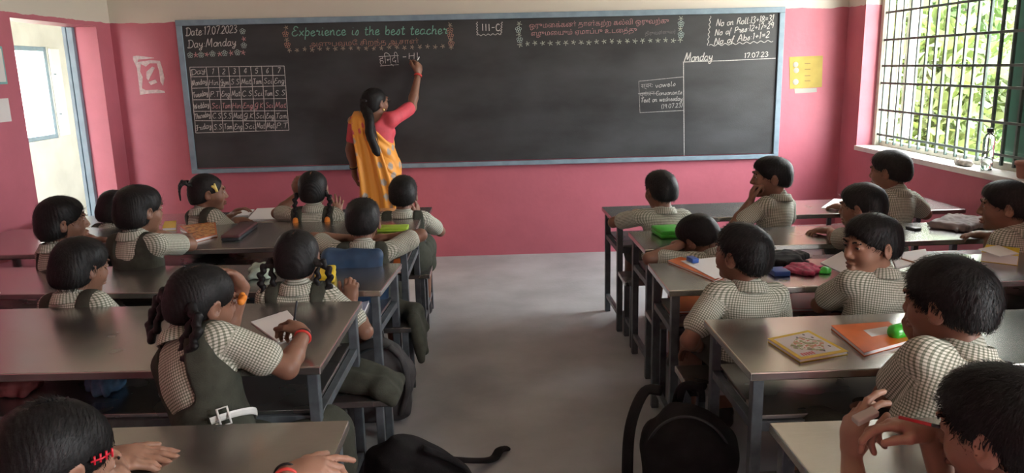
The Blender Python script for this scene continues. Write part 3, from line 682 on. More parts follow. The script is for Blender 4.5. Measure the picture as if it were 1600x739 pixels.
        V, Q = v.mesh(.007); Nn = vnormals(V, Q); V = V+Nn*(noise3(V*[1, 1, .45], 30, seed+5)*.0035)[:, None]
        link('pinafore', np_mesh('pinafore', V, Q), 'olive', root)
    else:
        v = Vol(); v.ell(np.array([0, .0, .062])*s, np.array([.128, .110, .072])*s, None, .02)
        for hp, kn_, ak in knees: v.cone(hp, hp+(kn_-hp)*.86, .080*s, .072*s, .03)
        soft('shorts', v, .008, 'shorts_grey', root, (26, .003, seed+4))
    for hp, kn_, ak in knees:
        f = np.array([ak[0], ak[1], 0]); z = -seat
        v = Vol(); v.cone(f+[0, -.01, z+.034], f+[0, .115, z+.026], .034, .030, .02); v.cone(f+[0, 0, z+.045], f+[0, -.012, z+.082], .034, .036, .02); v.half(f+[0, 0, z+.004], (0, 0, -1), .004)
        soft('shoe', v, .008, 'black_leather', root)
    root['_'] = 0; del root['_']
    return root, Hd, arms, T
# ---------------------------------------------------------------- the pupils
mat('ribbon_orange', (.80, .26, .03), .6); mat('clip_yellow', (.75, .60, .16), .5); mat('clip_red', (.62, .02, .04), .35); mat('band_red', (.62, .05, .04), .5); mat('band_black', (.015, .013, .012), .4); mat('white_plastic', (.75, .75, .73), .4)
def ring(root, c, axis, r, thick, m, name, flat=(1, 1)):
    axis = nrm(axis); e1 = nrm(np.cross(axis, [.31, .2, 1])); e2 = np.cross(axis, e1); a = np.linspace(0, 2*math.pi, 22, endpoint=False)
    P = c+r*(np.outer(np.cos(a), e1)+np.outer(np.sin(a), e2)); V, F = sweep(P, thick, 7, flat=flat, closed=True, side=axis)
    me = bpy.data.meshes.new(name); me.from_pydata([tuple(x) for x in V], [], F); me.update()
    for p in me.polygons: p.use_smooth = True
    return link(name, me, m, root)
def blob(name, root, m, prims, h=.004):
    v = Vol()
    for p in prims: v.cone(*p)
    return soft(name, v, h, m, root)
def loops(Hd, root, r=.013, g=1.0, y=-.052):
    for q in (-1, 1):
        braid(Hd, root, [(q*.062, y, -.010), (q*.098, y, -.012*g), (q*.124, y, -.050*g), (q*.120, y-.006, -.105*g), (q*.096, y-.008, -.128*g), (q*.080, y-.006, -.095*g), (q*.086, y, -.035*g)], r)
        blob('hair_tie', root, 'band_black', [(Hd.p(q*.080, y, -.018), Hd.p(q*.096, y, -.018), .013, .013, .004)])
DN = (0, 0, -1)
GLP, GRP = 'girls seated left of the aisle', 'boys seated right of the aisle'
LB = {1: 4.80, 2: 3.86, 3: 3.10, 4: 2.14, 5: 1.30}; RB = {1: 4.49, 2: 3.71, 3: 2.94, 4: 2.06, 5: 1.20}
# --- left of the aisle, first row
rt, Hd, ar, T = child('girl with tufted side ponytail and yellow hair clip, turned right beside an open notebook', 'girl', Py(325, 297, 4.84), LB[1], yaw=-38, hyaw=-68, pitch=4, hair='plait', seed=1, R=dict(w=Pz(368, 344, .745), n=DN, d=(1, .4, -.1)), L=dict(w=Pz(362, 336, .75), n=DN), group=GLP)
for q in (-1, 1): braid(Hd, rt, [(q*.042, -.085, .045), (q*.056, -.128, .058), (q*.070, -.150, .025), (q*.074, -.146, -.035)], .016, 'ponytail', taper=.5)
blob('hair_clip', rt, 'clip_yellow', [(Hd.p(.078, .030, .058), Hd.p(.080, .040, .020), .006, .009, .005), (Hd.p(.078, .018, .045), Hd.p(.080, .035, .032), .008, .007, .005)])
rt, Hd, ar, T = child('girl with two long plaits tied in orange, both hands raised, front row', 'girl', Py(490, 292, 4.84), LB[1], pitch=2, hair='plait', seed=2, L=dict(w=Py(466, 303, 5.00), d=(-.25, .1, 1), n=(.4, .8, -.2), pole=(-1, -.3, -.8), curl=.55), R=dict(w=Py(527, 338, 4.98), d=(.1, .1, 1), n=(-.3, .9, 0), pole=(1, -.3, -.8), curl=.3, spread=.5), group=GLP)
for q in (-1, 1):
    braid(Hd, rt, [(q*.064, -.045, -.010), (q*.094, -.050, -.040), (q*.096, -.068, -.095), (q*.090, -.098, -.140), (q*.088, -.108, -.160)], .0165, taper=.75)
    blob('ribbon', rt, 'ribbon_orange', [(Hd.p(q*.088, -.110, -.156), Hd.p(q*.088, -.113, -.170), .016, .018, .004)])
child('short-haired girl at the aisle end of the front left desk, one hand by her cheek', 'girl', Py(630, 301, 4.84), LB[1], pitch=2, hair='boy', seed=3, R=dict(w=Py(650, 338, 4.98), d=(.15, .2, 1), n=(-1, .2, 0), pole=(1, -.3, -.6), curl=.4), L=dict(w=Pz(590, 336, .75), n=DN, d=(.6, .8, 0)), group=GLP)
child('child with ruffled short hair at the far left of the front desk, mostly hidden', 'girl', Py(180, 324, 4.82), LB[1], yaw=-15, pitch=14, hair='bob', seed=4, s=.97, group=GLP)
# --- second row
child('girl in olive pinafore with bobbed hair, right elbow out over the second left desk', 'girl', Py(218, 324, 3.90), LB[2], yaw=-22, hyaw=-35, pitch=4, hair='bob', seed=5, s=1.03, R=dict(w=Pz(292, 372, .785), n=DN, d=(-.4, .9, 0), pole=(1, -.6, -.2)), L=dict(w=Pz(235, 366, .785), n=DN, d=(.7, .7, 0)), group=GLP)
child('girl by the doorway with round bobbed hair, arm stretched along the second left desk', 'girl', Py(97, 342, 3.88), LB[2], yaw=-40, hyaw=-58, pitch=0, hair='bob', seed=6, s=1.03, R=dict(w=Pz(143, 376, .785), n=DN, d=(1, .35, 0), curl=.3), L=dict(w=Pz(120, 372, .785), n=DN, d=(1, .5, 0)), group=GLP)
child('girl with cropped hair resting both forearms on the second left desk near a blue bag', 'girl', Py(567, 342, 3.92), LB[2], pitch=4, hair='boy', seed=7, L=dict(w=Pz(545, 372, .785), n=DN, d=(1, .1, 0), pole=(-1, -.2, .1)), R=dict(w=Pz(606, 371, .785), n=DN, d=(-1, .1, 0), pole=(1, -.2, .1)),
      drape=[((-.55, 3.84, .47), (-.42, 3.80, .45), .05, .04)]+[((-.415+.012*math.sin(i*2), 3.68+i*.034, .445), (-.375+.016*math.sin(i*3), 3.66+i*.042, .24+.05*(i % 3)), .017, .021) for i in range(7)], group=GLP)
# --- third row
child('girl with a short bob at the left of the third desk, seen from behind', 'girl', Py(126, 412, 3.16), LB[3], yaw=-15, hyaw=-32, pitch=10, hair='bob', seed=8, group=GLP)
rt, Hd, ar, T = child('girl with looped plaits and centre parting holding the third left desk edge', 'girl', Py(465, 397, 3.14), LB[3], pitch=6, hair='plait', seed=9, nstr=1200, R=dict(w=Py(549, 474, 3.20), d=(0, .25, 1), n=(0, 1, -.2), pole=(.8, -.4, -.8), curl=.6), hh=.005,
      drape=[((-.62, 3.0, .47), (-.47, 2.96, .45), .06, .045), ((-.62, 2.90, .46), (-.46, 2.86, .44), .045, .04)]+[((-.46+.012*math.sin(i*2), 2.82+i*.034, .435), (-.41+.010*math.sin(i*3), 2.81+i*.038, .40+.015*(i % 2)), .018, .020) for i in range(7)], group=GLP)
loops(Hd, rt, .0165)
# --- fourth row: the girl writing
rt, Hd, ar, T = child('girl with looped plaits writing in a notebook, hand on forehead, white belt', 'girl', Py(317, 462, 2.34), LB[4], yaw=-24, hyaw=-42, pitch=16, roll=6, hs=1.03, s=1.04, hair='plait', seed=10, nstr=2600, hh=.0042, pel=(-.80, 2.10),
      scoop=.165, R=dict(w=Py(476, 521, 2.44), d=(-.45, .55, .12), n=(-.60, -.2, -.75), pole=(.9, -.4, -.7), curl=[.62, .75, .8, .85], thumb=.9), L=dict(w=Py(381, 449, 2.53), d=(-.45, -.35, .8), n=(-.6, -.8, -.1), pole=(.1, .9, -.9), curl=.45), group=GLP)
loops(Hd, rt, .0200, 1.10, -.072)
W = ar[1][2]; u = nrm(ar[1][2]-ar[1][1]); ring(rt, W-u*.022, u, .025, .0042, 'band_red', 'bracelet'); ring(rt, W-u*.010, u, .024, .003, 'band_black', 'bracelet')
blob('ribbon', rt, 'ribbon_orange', [(Hd.p(.050, .088, .035), Hd.p(.072, .075, .020), .010, .012, .006), (Hd.p(.060, .088, .02), Hd.p(.075, .080, .035), .008, .009, .006)])
# belt of the writing girl
a_ = np.linspace(-.80, 3.6, 40); cen = T(0, .006, .055)
P_ = np.array([T(math.cos(t)*.131, math.sin(t)*.112+.004, .118) for t in a_])
V, F = sweep(P_, .0105, 6, flat=(1.0, .22), side=(0, 0, 1)); F = [tuple(dict.fromkeys(f)) for f in F]; me = bpy.data.meshes.new('belt'); me.from_pydata([tuple(x) for x in V], [], F); bl_ = link('belt', me, 'white_plastic', rt)
bk = [T(math.cos(t)*.139, math.sin(t)*.120+.004, .118+dz) for t, dz in ((-.62, -.02), (-.62, .02), (-.40, .02), (-.40, -.02))]
me = tube_mesh('buckle', bk+bk[:2], .0035, seg=6); link('buckle', me, 'white_plastic', bl_)
# --- last row, close to the camera
rt, Hd, ar, T = child('girl with long combed hair and red clip, head bowed, nearest the camera on the left', 'girl', Py(86, 712, 1.50), LB[5], pel=(-.98, 1.34), yaw=-25, hyaw=-40, pitch=26, hair='plait', skin='skin_b', seed=11, nstr=5200, hh=.0042, s=1.10, R=dict(w=Pz(168, 713, .742), n=DN, d=(1, .12, -.03), pole=(.8, -.6, .3), curl=.14, spread=.25, thumb=.1), L=dict(w=Pz(150, 735, .745), n=DN, d=(1, .6, 0)), group=GLP)
hc = link('hair_clip', tube_mesh('hair_clip', [Hd.p(.080, .046, .046), Hd.p(.085, .030, .034), Hd.p(.085, .012, .026)], .0022, seg=6), 'clip_red', rt)
for i in range(4):
    y, z = .043-i*.0085, .044-i*.005
    link('clip_bar', tube_mesh('clip_bar', [Hd.p(.084, y+.003, z-.007), Hd.p(.085, y-.003, z+.007)], .0026, seg=6), 'clip_red', hc)
braid(Hd, rt, [(-.02, -.09, -.02), (-.04, -.115, -.06), (-.05, -.115, -.13), (-.05, -.11, -.20)], .020)
rt, Hd, ar, T = child('child below the frame whose braceleted hand grips the nearest left desk corner', 'girl', np.array([-.565, 1.345, .765]), 1.10, yaw=-18, pitch=58, s=1.12, hair='plait', skin='skin_b', seed=12, hh=.0042, pel=(-.58, 1.16), R=dict(w=Pz(452, 726, .765), n=(0, .1, -1), d=(1, .35, .05), pole=(.8, -.6, .2), curl=[.15, .45, .5, .55], thumb=.2), group=GLP)
W = ar[1][2]; u = nrm(ar[1][2]-ar[1][1]); ring(rt, W+u*.002, u, .0255, .0030, 'band_black', 'bracelet'); ring(rt, W-u*.022, u, .0265, .0040, 'band_red', 'bracelet')

# --- right of the aisle, first row
child('boy at the aisle end of the front right desk, forearm on its edge', 'boy', Py(1032, 294, 4.56), RB[1], yaw=6, hyaw=22, pitch=2, seed=21, L=dict(w=Pz(990, 333, .745), n=DN, d=(.6, .8, 0), pole=(-1, -.5, -.25)), R=dict(w=Pz(1065, 338, .745), n=DN, d=(-.6, .8, 0)), group=GRP)
child('boy in profile with fist against his mouth, front right desk', 'boy', Py(1205, 273, 4.52), RB[1], yaw=40, hyaw=80, pitch=2, seed=22, s=1.03, L=dict(w=Py(1174, 312, 4.46), d=(.22, .05, 1), n=(.9, -.3, .2), pole=(-.3, -.2, -1), curl=.95, thumb=.9), R=dict(w=Pz(1188, 328, .745), n=DN, d=(-.9, .5, 0)), group=GRP)
child('boy beneath the barred window writing on paper, right elbow out', 'boy', Py(1391, 264, 4.52), RB[1], yaw=22, hyaw=42, pitch=4, seed=23, s=1.04, L=dict(w=Pz(1318, 324, .745), n=DN, d=(-.5, .8, 0)), R=dict(w=Pz(1398, 326, .745), n=DN, d=(-.7, .7, 0), pole=(1, -.5, .1)), group=GRP)
# --- second row
child('boy half hidden behind his neighbour, forearm along the second right desk', 'boy', Py(1348, 319, 3.78), RB[2], yaw=28, hyaw=46, pitch=6, seed=24, L=dict(w=Pz(1296, 360, .745), n=DN, d=(-.9, .3, 0), pole=(-.5, -.5, -.4)), group=GRP)
child('boy with head bent low and left at the second right desk', 'boy', Py(1092, 366, 3.86), RB[2], yaw=10, hyaw=34, pitch=30, roll=-14, seed=25, pel=(1.12, 3.70), L=dict(w=Pz(1062, 384, .745), n=DN, d=(0, 1, 0)), group=GRP)
child('boy at the right edge beside the window wall, facing left', 'boy', Py(1572, 318, 3.72), RB[2], yaw=35, hyaw=62, pitch=4, seed=26, s=1.06, L=dict(w=Pz(1545, 368, .745), n=DN, d=(-.8, .6, 0)), group=GRP)
# --- third row
child('boy with straight back, left hand on his knee, third right desk by the aisle', 'boy', Py(1160, 392, 3.00), RB[3], yaw=6, hyaw=38, pitch=-4, seed=27, nstr=1600, s=1.04, hh=.005, L=dict(w=Py(1092, 541, 3.02), d=(-.35, .8, -.35), n=(0, -.3, -1), pole=(-.6, -.8, 0), curl=.3), group=GRP)
child('boy twisting round so his face shows, third right desk', 'boy', Py(1362, 377, 2.98), RB[3], yaw=14, hyaw=104, pitch=4, seed=28, nstr=1600, s=1.04, hh=.0038, skin='skin_b', L=dict(w=Pz(1318, 470, .62), d=(.2, 1, 0), pole=(-1, -.3, -.2)), group=GRP)
# --- fourth row
child('large-headed boy in front of the orange folder, fourth right desk', 'boy', Py(1483, 465, 2.08), RB[4], yaw=14, hyaw=36, pitch=6, seed=29, nstr=3000, s=1.10, hh=.0042, pel=(1.19, 2.00), L=dict(w=Py(1437, 535, 2.22), d=(-.3, .3, 1), n=(.8, .4, 0), pole=(-.8, -.3, -1), curl=.7), group=GRP)
# --- last row
rt, Hd, ar, T = child('boy nearest the camera on the right holding up an eraser and red pencil', 'boy', Py(1570, 665, 1.36), RB[5], yaw=16, hyaw=34, pitch=10, seed=30, nstr=4200, s=1.08, hh=.0040, skin='skin_b', pel=(1.06, 1.18),
      L=dict(w=Py(1330, 708, 1.56), d=(.18, .25, 1), n=(.9, .25, -.1), pole=(-.9, -.2, -1), curl=[.40, .34, .5, .6], thumb=.5), R=dict(w=Py(1450, 678, 1.47), d=(-1, .2, .24), n=(-.2, -.25, -.95), pole=(.9, -.4, -.7), curl=[.30, .45, .6, .7], thumb=.7), group=GRP)
# ---------------------------------------------------------------- the teacher at the board
def saree_mat(name, base, motif, scale, lo, hi):
    m = bpy.data.materials.new(name); m.use_nodes = True; nt = m.node_tree; b = nt.nodes['Principled BSDF']; N = nt.nodes.new; L = nt.links.new
    tc = N('ShaderNodeAttribute'); tc.attribute_name = 'cloth'; vo = N('ShaderNodeTexVoronoi'); vo.inputs['Scale'].default_value = scale; vo.inputs['Randomness'].default_value = .45; L(tc.outputs['Vector'], vo.inputs['Vector'])
    no = N('ShaderNodeTexNoise'); no.inputs['Scale'].default_value = scale*9; L(tc.outputs['Vector'], no.inputs['Vector'])
    ad = N('ShaderNodeMath'); ad.operation = 'MULTIPLY_ADD'; ad.inputs[1].default_value = .28; L(no.outputs['Fac'], ad.inputs[0]); L(vo.outputs['Distance'], ad.inputs[2])
    r = N('ShaderNodeValToRGB'); e = r.color_ramp.elements; e[0].position = lo; e[0].color = (*motif, 1); e[1].position = hi; e[1].color = (*base, 1); L(ad.outputs[0], r.inputs[0])
    L(r.outputs[0], b.inputs['Base Color']); b.inputs['Roughness'].default_value = .55; b.inputs['Sheen Weight'].default_value = .2; MATS[name] = m
saree_mat('saree', (.88, .36, .04), (.40, .33, .27), 9.0, .36, .44)
saree_mat('saree_end', (.85, .36, .05), (.66, .10, .11), 13.0, .38, .46)
mat('blouse', (.64, .075, .10), .65, var=(20, .1)); mat('gold', (.7, .5, .18), .3, metal=1.0); mat('chalk_stick', (.85, .85, .82), .9)
TY = 6.36
O = np.array([*Py(596, 300, TY)[:2], 0.0]); tp = lambda px, py, Y: Py(px, py, Y)-O
Hd = Head(tp(587, 160, TY+.02), rotm(-46, -6, 4), 1.10)
pel = np.array([0, 0, .87]); nk = tp(584, 181, TY+.0)
az = nrm(nk-pel); yw = rotm(-14); ax = nrm(np.cross(yw[:, 1], az)); ay = np.cross(az, ax); kz = np.linalg.norm(nk-pel)
RM = np.stack([ax, ay, az], 1); TT = lambda x, y, t: pel+ax*x+ay*y+az*(t*kz)
def ttorso(v, g):
    v.ell(TT(0, 0, 0.0), (.160+g, .130+g, .135+g), RM, .05); v.ell(TT(0, .0, .38), (.130+g, .105+g, .14+g), RM, .05); v.ell(TT(0, .0, .70), (.145+g, .108+g, .14+g), RM, .05)
    v.cone(TT(-.125, 0, .90), TT(.125, 0, .92), .052+g, .052+g, .04); v.ell(TT(0, .07, .66), (.125+g, .075+g, .075+g), RM, .04)
SR, SL = TT(.155, .0, .91), TT(-.155, 0, .90)
ER, WR = tp(643, 168, TY+.20), tp(653.5, 116, D-.13); EL, WL = tp(548, 234, TY-.02), tp(553, 264, TY+.03)
b = Vol(); ttorso(b, -.006); b.cone(TT(0, -.005, .96), Hd.p(0, -.024, -.045), .058, .050, .03); head_prims(b, Hd)
for S, E_, W_, rt_, d, n, cu in ((SR, ER, WR, True, np.array([.05, .35, .95]), np.array([-.75, .6, 0]), .75), (SL, EL, WL, False, np.array([.06, .1, -1]), np.array([.9, .2, 0]), .28)):
    b.cone(S, E_, .052, .041, .02); b.cone(E_, E_+(W_-E_)*.3, .040, .039, .015); b.cone(E_+(W_-E_)*.3, W_, .039, .024, .015); hand(b, W_, d, n, rt_, 1.28, cu, .12, .8 if rt_ else .3)
for q in (-1, 1):
    b.cone((q*.075, 0, .85), (q*.08, .02, .46), .085, .055, .04); b.cone((q*.08, .02, .46), (q*.08, 0, .07), .052, .032, .03); b.cone((q*.085, -.02, .035), (q*.10, .14, .025), .034, .024, .03)
V, Q = b.mesh(.0055); te = link('person', np_mesh('person', V, Q), 'skin_a', None, tuple(O), label='woman in orange saree and pink blouse writing on the blackboard with raised right hand', cat='person')
eyes(Hd, te); lips(Hd, te); hair_cap(Hd, te, 'plait', .0055, 41, 1500)
v = Vol(); v.ell(Hd.p(0, -.085, -.015), (.05, .045, .06), None, .02); V0 = None
P_ = [Hd.p(-.01, -.085, -.03), tp(577, 186, TY-.13), tp(578, 208, TY-.185), tp(584, 226, TY-.195), tp(589, 239, TY-.19)]; P_ = catmull(P_, 5)
for i in range(len(P_)-1): f = 1-.35*i/len(P_); v.cone(P_[i], P_[i+1], .040*f, .040*f, .012)
for i in range(9): f = (i % 3-1)*.016; v.cone(P_[2]+ax*f, P_[-1]+ax*f*1.6-[0, 0, .02*(i % 2)], .018, .006, .006)
soft('ponytail', v, .006, 'hair', te, (70, .002, 3))
blob('hair_clip', te, 'band_black', [(Hd.p(-.03, -.105, .03), Hd.p(.03, -.108, .03), .012, .012, .006)])
# blouse with elbow-length sleeves
v = Vol(); ttorso(v, .007)
for S, E_, c in ((SR, ER, .86), (SL, EL, .62)): v.cone(S, S+(E_-S)*c, .062, .056, .03)
v.half(TT(0, 0, .36), -az, .02); v.ell(TT(0, -.03, 1.06), (.085, .12, .10), RM, .02, True)
soft('blouse', v, .007, 'blouse', te, (28, .003, 2))
def cloth_uv(V, c): d = V-c; return np.stack([np.arctan2(d[:, 0], -d[:, 1])*.20, V[:, 2], 0*V[:, 2]], 1)
# wrapped skirt with pleats
v = Vol(); v.ell((0, 0, .90), (.172, .145, .13), None, .05); v.cone((0, 0, .80), (0, .01, .02), .165, .235, .06); v.half((0, 0, .015), (0, 0, -1), .006)
V, Q = v.mesh(.009); N = vnormals(V, Q); a = np.arctan2(V[:, 0], V[:, 1]); amp = np.clip((.95-V[:, 2])/.9, 0, 1)
V = V+N*(amp*(np.sin(a*17+2*noise3(V, 5, 3))*.007+noise3(V*[1, 1, .25], 16, 4)*.006))[:, None]
link('saree_skirt', np_mesh('saree_skirt', V, Q, attrs={'cloth': ('FLOAT_VECTOR', cloth_uv(V, np.zeros(3)))}), 'saree', te)
# drape across the back, from right waist to left shoulder
v = Vol(); ttorso(v, .019); v.cone(TT(-.10, 0, .92), TT(-.15, .0, .90), .072, .072, .03)
a0, a1 = TT(.17, 0, .36), TT(-.045, 0, 1.0); dl_ = a1-a0; nn_ = nrm(np.cross(dl_, ay)); nn_ = nn_ if nn_@ax > 0 else -nn_
v.half(a0, nn_, .012); v.cone(SL+(EL-SL)*.28, SL+(EL-SL)*1.2, .07, .09, .01, True)
V, Q = v.mesh(.007); N = vnormals(V, Q); t = (V-a0)@nn_
V = V+N*(np.sin(t*80+1.5*noise3(V, 9, 2))*.007+noise3(V, 24, 6)*.0025)[:, None]
link('saree_drape', np_mesh('saree_drape', V, Q, attrs={'cloth': ('FLOAT_VECTOR', cloth_uv(V, np.zeros(3)))}), 'saree', te)
# loose end hanging down the back from the left shoulder
Lp = [(553, 174, .02), (549, 185, -.10), (551, 210, -.165), (556, 240, -.185), (562, 280, -.20), (567, 318, -.21), (570, 350, -.21)]
Rp = [(577, 172, .02), (579, 185, -.13), (586, 210, -.175), (597, 240, -.195), (610, 280, -.215), (620, 318, -.225), (622, 350, -.225)]
A = catmull([tp(x, y, TY+q) for x, y, q in Lp], 6); B = catmull([tp(x, y, TY+q) for x, y, q in Rp], 6); nu = 22; rows = []; uv = []
for i in range(len(A)):
    for j in range(nu+1):
        u = j/nu; p = A[i]*(1-u)+B[i]*u; amp = min(1, i/10); p = p+np.array([0, -1, 0])*(math.sin(u*20+i*.05)*.011+math.sin(u*9+1)*.012)*amp; rows.append(p); uv.append((u*.32, p[2], .5))
V = np.array(rows); n1 = nu+1; F = np.array([(i*n1+j, i*n1+j+1, (i+1)*n1+j+1, (i+1)*n1+j) for i in range(len(A)-1) for j in range(nu)])
V2 = np.vstack([V, V+[0, .006, 0]]); F2 = np.vstack([F, F[:, ::-1]+len(V), np.array([(i*n1, (i+1)*n1, (i+1)*n1+len(V), i*n1+len(V)) for i in range(len(A)-1)]), np.array([(i*n1+nu, i*n1+nu+len(V), (i+1)*n1+nu+len(V), (i+1)*n1+nu) for i in range(len(A)-1)])])
me = np_mesh('saree_end', V2, F2, attrs={'cloth': ('FLOAT_VECTOR', np.array(uv+uv))}); me.materials.append(MATS['saree']); me.materials.append(MATS['saree_end'])
cut = len(A)//3
mi = np.zeros(len(me.polygons), np.int32)
for k, p in enumerate(me.polygons):
    r_ = (p.vertices[0] % len(V))//n1
    if r_ < cut and r_ > 5: mi[k] = 1
me.polygons.foreach_set('material_index', mi); link('saree_end', me, None, te)
ring(te, WR-nrm(WR-ER)*.012, WR-ER, .030, .006, 'band_red', 'bangle', (1.6, .7)); ring(te, WL-nrm(WL-EL)*.012, WL-EL, .029, .005, 'band_black', 'bangle'); ring(te, WL-nrm(WL-EL)*.024, WL-EL, .030, .003, 'gold', 'bangle')
sp_ = None
for q in (-1, 1):
    ring(te, Hd.p(q*.031, .097, .006), Hd.R[:, 1], .021*Hd.s, .0014, 'band_black', 'spectacles'); link('spectacles', tube_mesh('spectacles', [Hd.p(q*.052, .095, .01), Hd.p(q*.078, .02, .012)], .0014, seg=5), 'band_black', te)
    blob('earring', te, 'gold', [(Hd.p(q*.081, .004, -.038), Hd.p(q*.083, .004, -.05), .005, .007, .003)], .003)
cp = Py(655, 91, D-.05); link('chalk', tube_mesh('chalk', [cp+[-.012, -.035, -.015], cp+[.0, .012, .01]], .005, seg=8), 'chalk_stick', None, label='short white chalk stick between the teacher\'s fingers', cat='chalk')
# ---------------------------------------------------------------- chalk writing
# single-stroke hand: x,y in tenths of the letter height (0 = base line, 10 = capital height), '|' lifts the chalk
GLYPH = {k: (float(v.split(':')[0]), v.split(':')[1]) for k, v in {
 'A': '7:0,0 3,10 4,10 6.5,0|1.2,4 5.6,4', 'B': '6:0,0 0,10 4,10 5,8 3,5.4 0,5.2|3,5.4 5.6,3 4,0 0,0', 'C': '6:5.5,8.5 3.5,10 1,8 .3,4 1.5,.6 4,0 5.8,1.6', 'D': '7:1,10 1,0|-.4,9 1,10 4,9.6 6.2,7 6.2,3 4,.4 0,0 -.6,1',
 'E': '6.5:5.8,8.6 4.4,10 2.2,9.6 1.6,7.4 3.2,5.8 4.2,5.6|3.2,5.8 .8,4.6 .2,2 1.6,.1 4,.1 6,2', 'F': '6:0,9 2,10 6,10|3,10 2.6,2 1,0 -.4,1|1,5 5,5.4', 'G': '6.5:5.6,9 3,10 .6,7 .6,4 2.6,3 5,5 5.4,8 5.2,0 3.4,-3 1,-2 5.4,1.4', 'H': '7:.6,10 .2,0|5.8,10 5.4,0|.4,5 5.8,5.4',
 'I': '3:1.4,10 1.2,0', 'J': '6:1,9 3,10 6,9.6|4,10 3.6,2 2,-1 0,0', 'K': '6.5:1,10 .6,0|5.6,10 1,4.6 5.8,0', 'L': '5:1,10 .6,0 4.6,.2', 'M': '9:0,0 1.6,9.4 2,9.8 3.8,2 6.4,9.8 7,9.6 7.6,0', 'N': '7:0,0 1,9.8 1.6,9.6 5.2,.4 6,10', 'O': '7:3.4,10 .8,7.6 .6,3 3,0 5.8,2.4 6,7 3.4,10', 'P': '6:.6,0 1,10|.8,9.4 4,10 5.6,7.6 4,5 1,5',
 'R': '6.5:.6,0 1,10|.6,9.4 4,10 5.4,7.6 3.6,5.2 1,5.2|3,5.2 6,0', 'S': '6:5.2,8.8 3,10 1,8 3,5.4 5,3 3,0 .4,1.4', 'T': '6.5:0,9.4 6.4,10|3.4,9.8 2.8,0', 'V': '6:0,10 2.6,0 5.6,10', 'W': '9:0,10 1.8,0 4,8 6,0 8,10',
 'a': '5.6:4,5 2,5.6 .4,3.6 .6,.8 2.2,0 4,2.4 4.2,5.6|4.2,5.6 4.2,1 5.6,.4', 'b': '5:.8,10 .8,0|.8,3 2.8,5.6 4.4,3.4 3.4,.2 .8,.4', 'c': '4.6:3.8,4.6 2.2,5.6 .5,3.4 .9,.6 2.6,0 4.6,1.6', 'd': '5.6:4,5 2,5.6 .4,3.6 .6,.8 2.2,0 4,2.2|4.4,10 4.2,1 5.6,.4', 'e': '4.8:.4,2.4 3.4,3.4 3.2,5.2 1.8,5.6 .4,3.4 1,.4 2.8,0 4.8,1.6', 'f': '4:0,0 3,8.6 3.8,9.4 2.6,10 1.6,4 1.2,-3|.2,5 3.4,5',
 'g': '5.2:4,5 2,5.6 .4,3.6 .8,1 2.4,.6 4.2,3|4.2,5.6 4,-2 2.4,-3.8 .6,-2.6 4.8,1', 'h': '5.4:.8,10 .6,0|.6,3 2.6,5.6 3.8,4.6 3.8,.8 5.4,.4', 'i': '2.8:1,5.6 1,.8 2.8,.4|1.2,8 1.4,8.2', 'k': '5:.8,10 .6,0|3.8,5.6 .8,2.6 4.6,0', 'l': '2.8:1.2,10 .8,1 2.6,.4', 'm': '7.6:0,5.4 .6,0|.6,3.4 2,5.6 3,4.6 3.2,0|3.2,3.4 4.8,5.6 5.8,4.4 6,.8 7.4,.4', 'n': '5.4:0,5.4 .6,0|.6,3.4 2.4,5.6 3.6,4.6 3.8,.8 5.2,.4',
 'o': '5:2.4,5.6 .5,4 .6,1 2.4,0 4.2,1.6 4,4.6 2.4,5.6 5,5', 'p': '5.2:.8,9 .4,-4.4|.8,3.6 2.6,5.6 4.4,3.6 3.2,.2 .8,.6', 'r': '4.4:0,4.6 1,6 1.4,4.8 3.2,5 2.8,.8 4.4,.6', 's': '4.2:0,.6 2.4,5.6 3.4,2.6 2.2,0 .6,.8', 't': '4:1.8,9 1.4,1 2.6,0 4,.8|0,6.2 3.6,6.4', 'u': '5.6:.4,5.6 .4,1.2 1.8,0 3.8,2 4.2,5.6|4.2,5.6 4.2,1 5.6,.4', 'v': '4.6:0,5.6 2,0 4,5.6', 'w': '7:0,5.6 1.6,0 3.2,4.8 4.6,0 6.4,5.6', 'x': '5:.2,5.6 4.6,0|4.4,5.6 .2,0', 'y': '5.4:.4,5.6 .6,2.6 2,1.6 4,3.4|4.2,5.6 3.6,-2 2.2,-3.8 .6,-2.4 5,1',
 '0': '5.4:2.6,10 .6,7.4 .6,2.6 2.6,0 4.6,2.6 4.6,7.4 2.6,10', '1': '2.6:.4,8.6 1.4,10 1.2,0', '2': '5.4:.4,8 2.4,10 4.4,8 3.4,5 .2,.2 5,.4', '3': '5.2:.4,9.2 2.6,10 4.2,8 2.2,5.4 4.6,3 2.6,0 .2,1', '4': '5.4:3.6,0 3.6,10 .2,3.2 5,3.2', '5': '5.2:4.6,10 1,10 .8,5.8 3.6,5.8 4.4,2.6 2.4,0 .2,1', '6': '5:4,9.6 1.4,6 .6,2.4 2.2,0 4.2,1.8 3.2,4.4 .8,3', '7': '5:.2,9.6 4.8,10 1.8,0', '8': '5.2:2.4,5.4 .8,7.6 2.4,10 4.2,7.6 2.4,5.4 .4,2.6 2.4,0 4.6,2.6 2.4,5.4', '9': '5:4.2,7 2,5.2 .6,7.6 2.4,10 4.2,8 3.6,0',
 '.': '2:.8,.2 1.1,.6', ':': '2.4:.8,1 1.1,1.4|.8,5 1.1,5.4', '-': '4.4:.4,4.6 3.6,4.8', '+': '5.4:.4,4.6 4.6,4.8|2.5,7 2.5,2.4', '=': '5.4:.4,3.6 4.6,3.8|.4,6 4.6,6.2', '(': '3:2.4,11 .8,7 .8,3 2.4,-1', ')': '3:.4,11 2,7 2,3 .4,-1', ',': '2:1,.8 .6,-1.4', ' ': '4:'}.items()}
def chalk_mat(name, c):
    m = mat(name, c, .95, var=(160, .35), spec=.1); return m
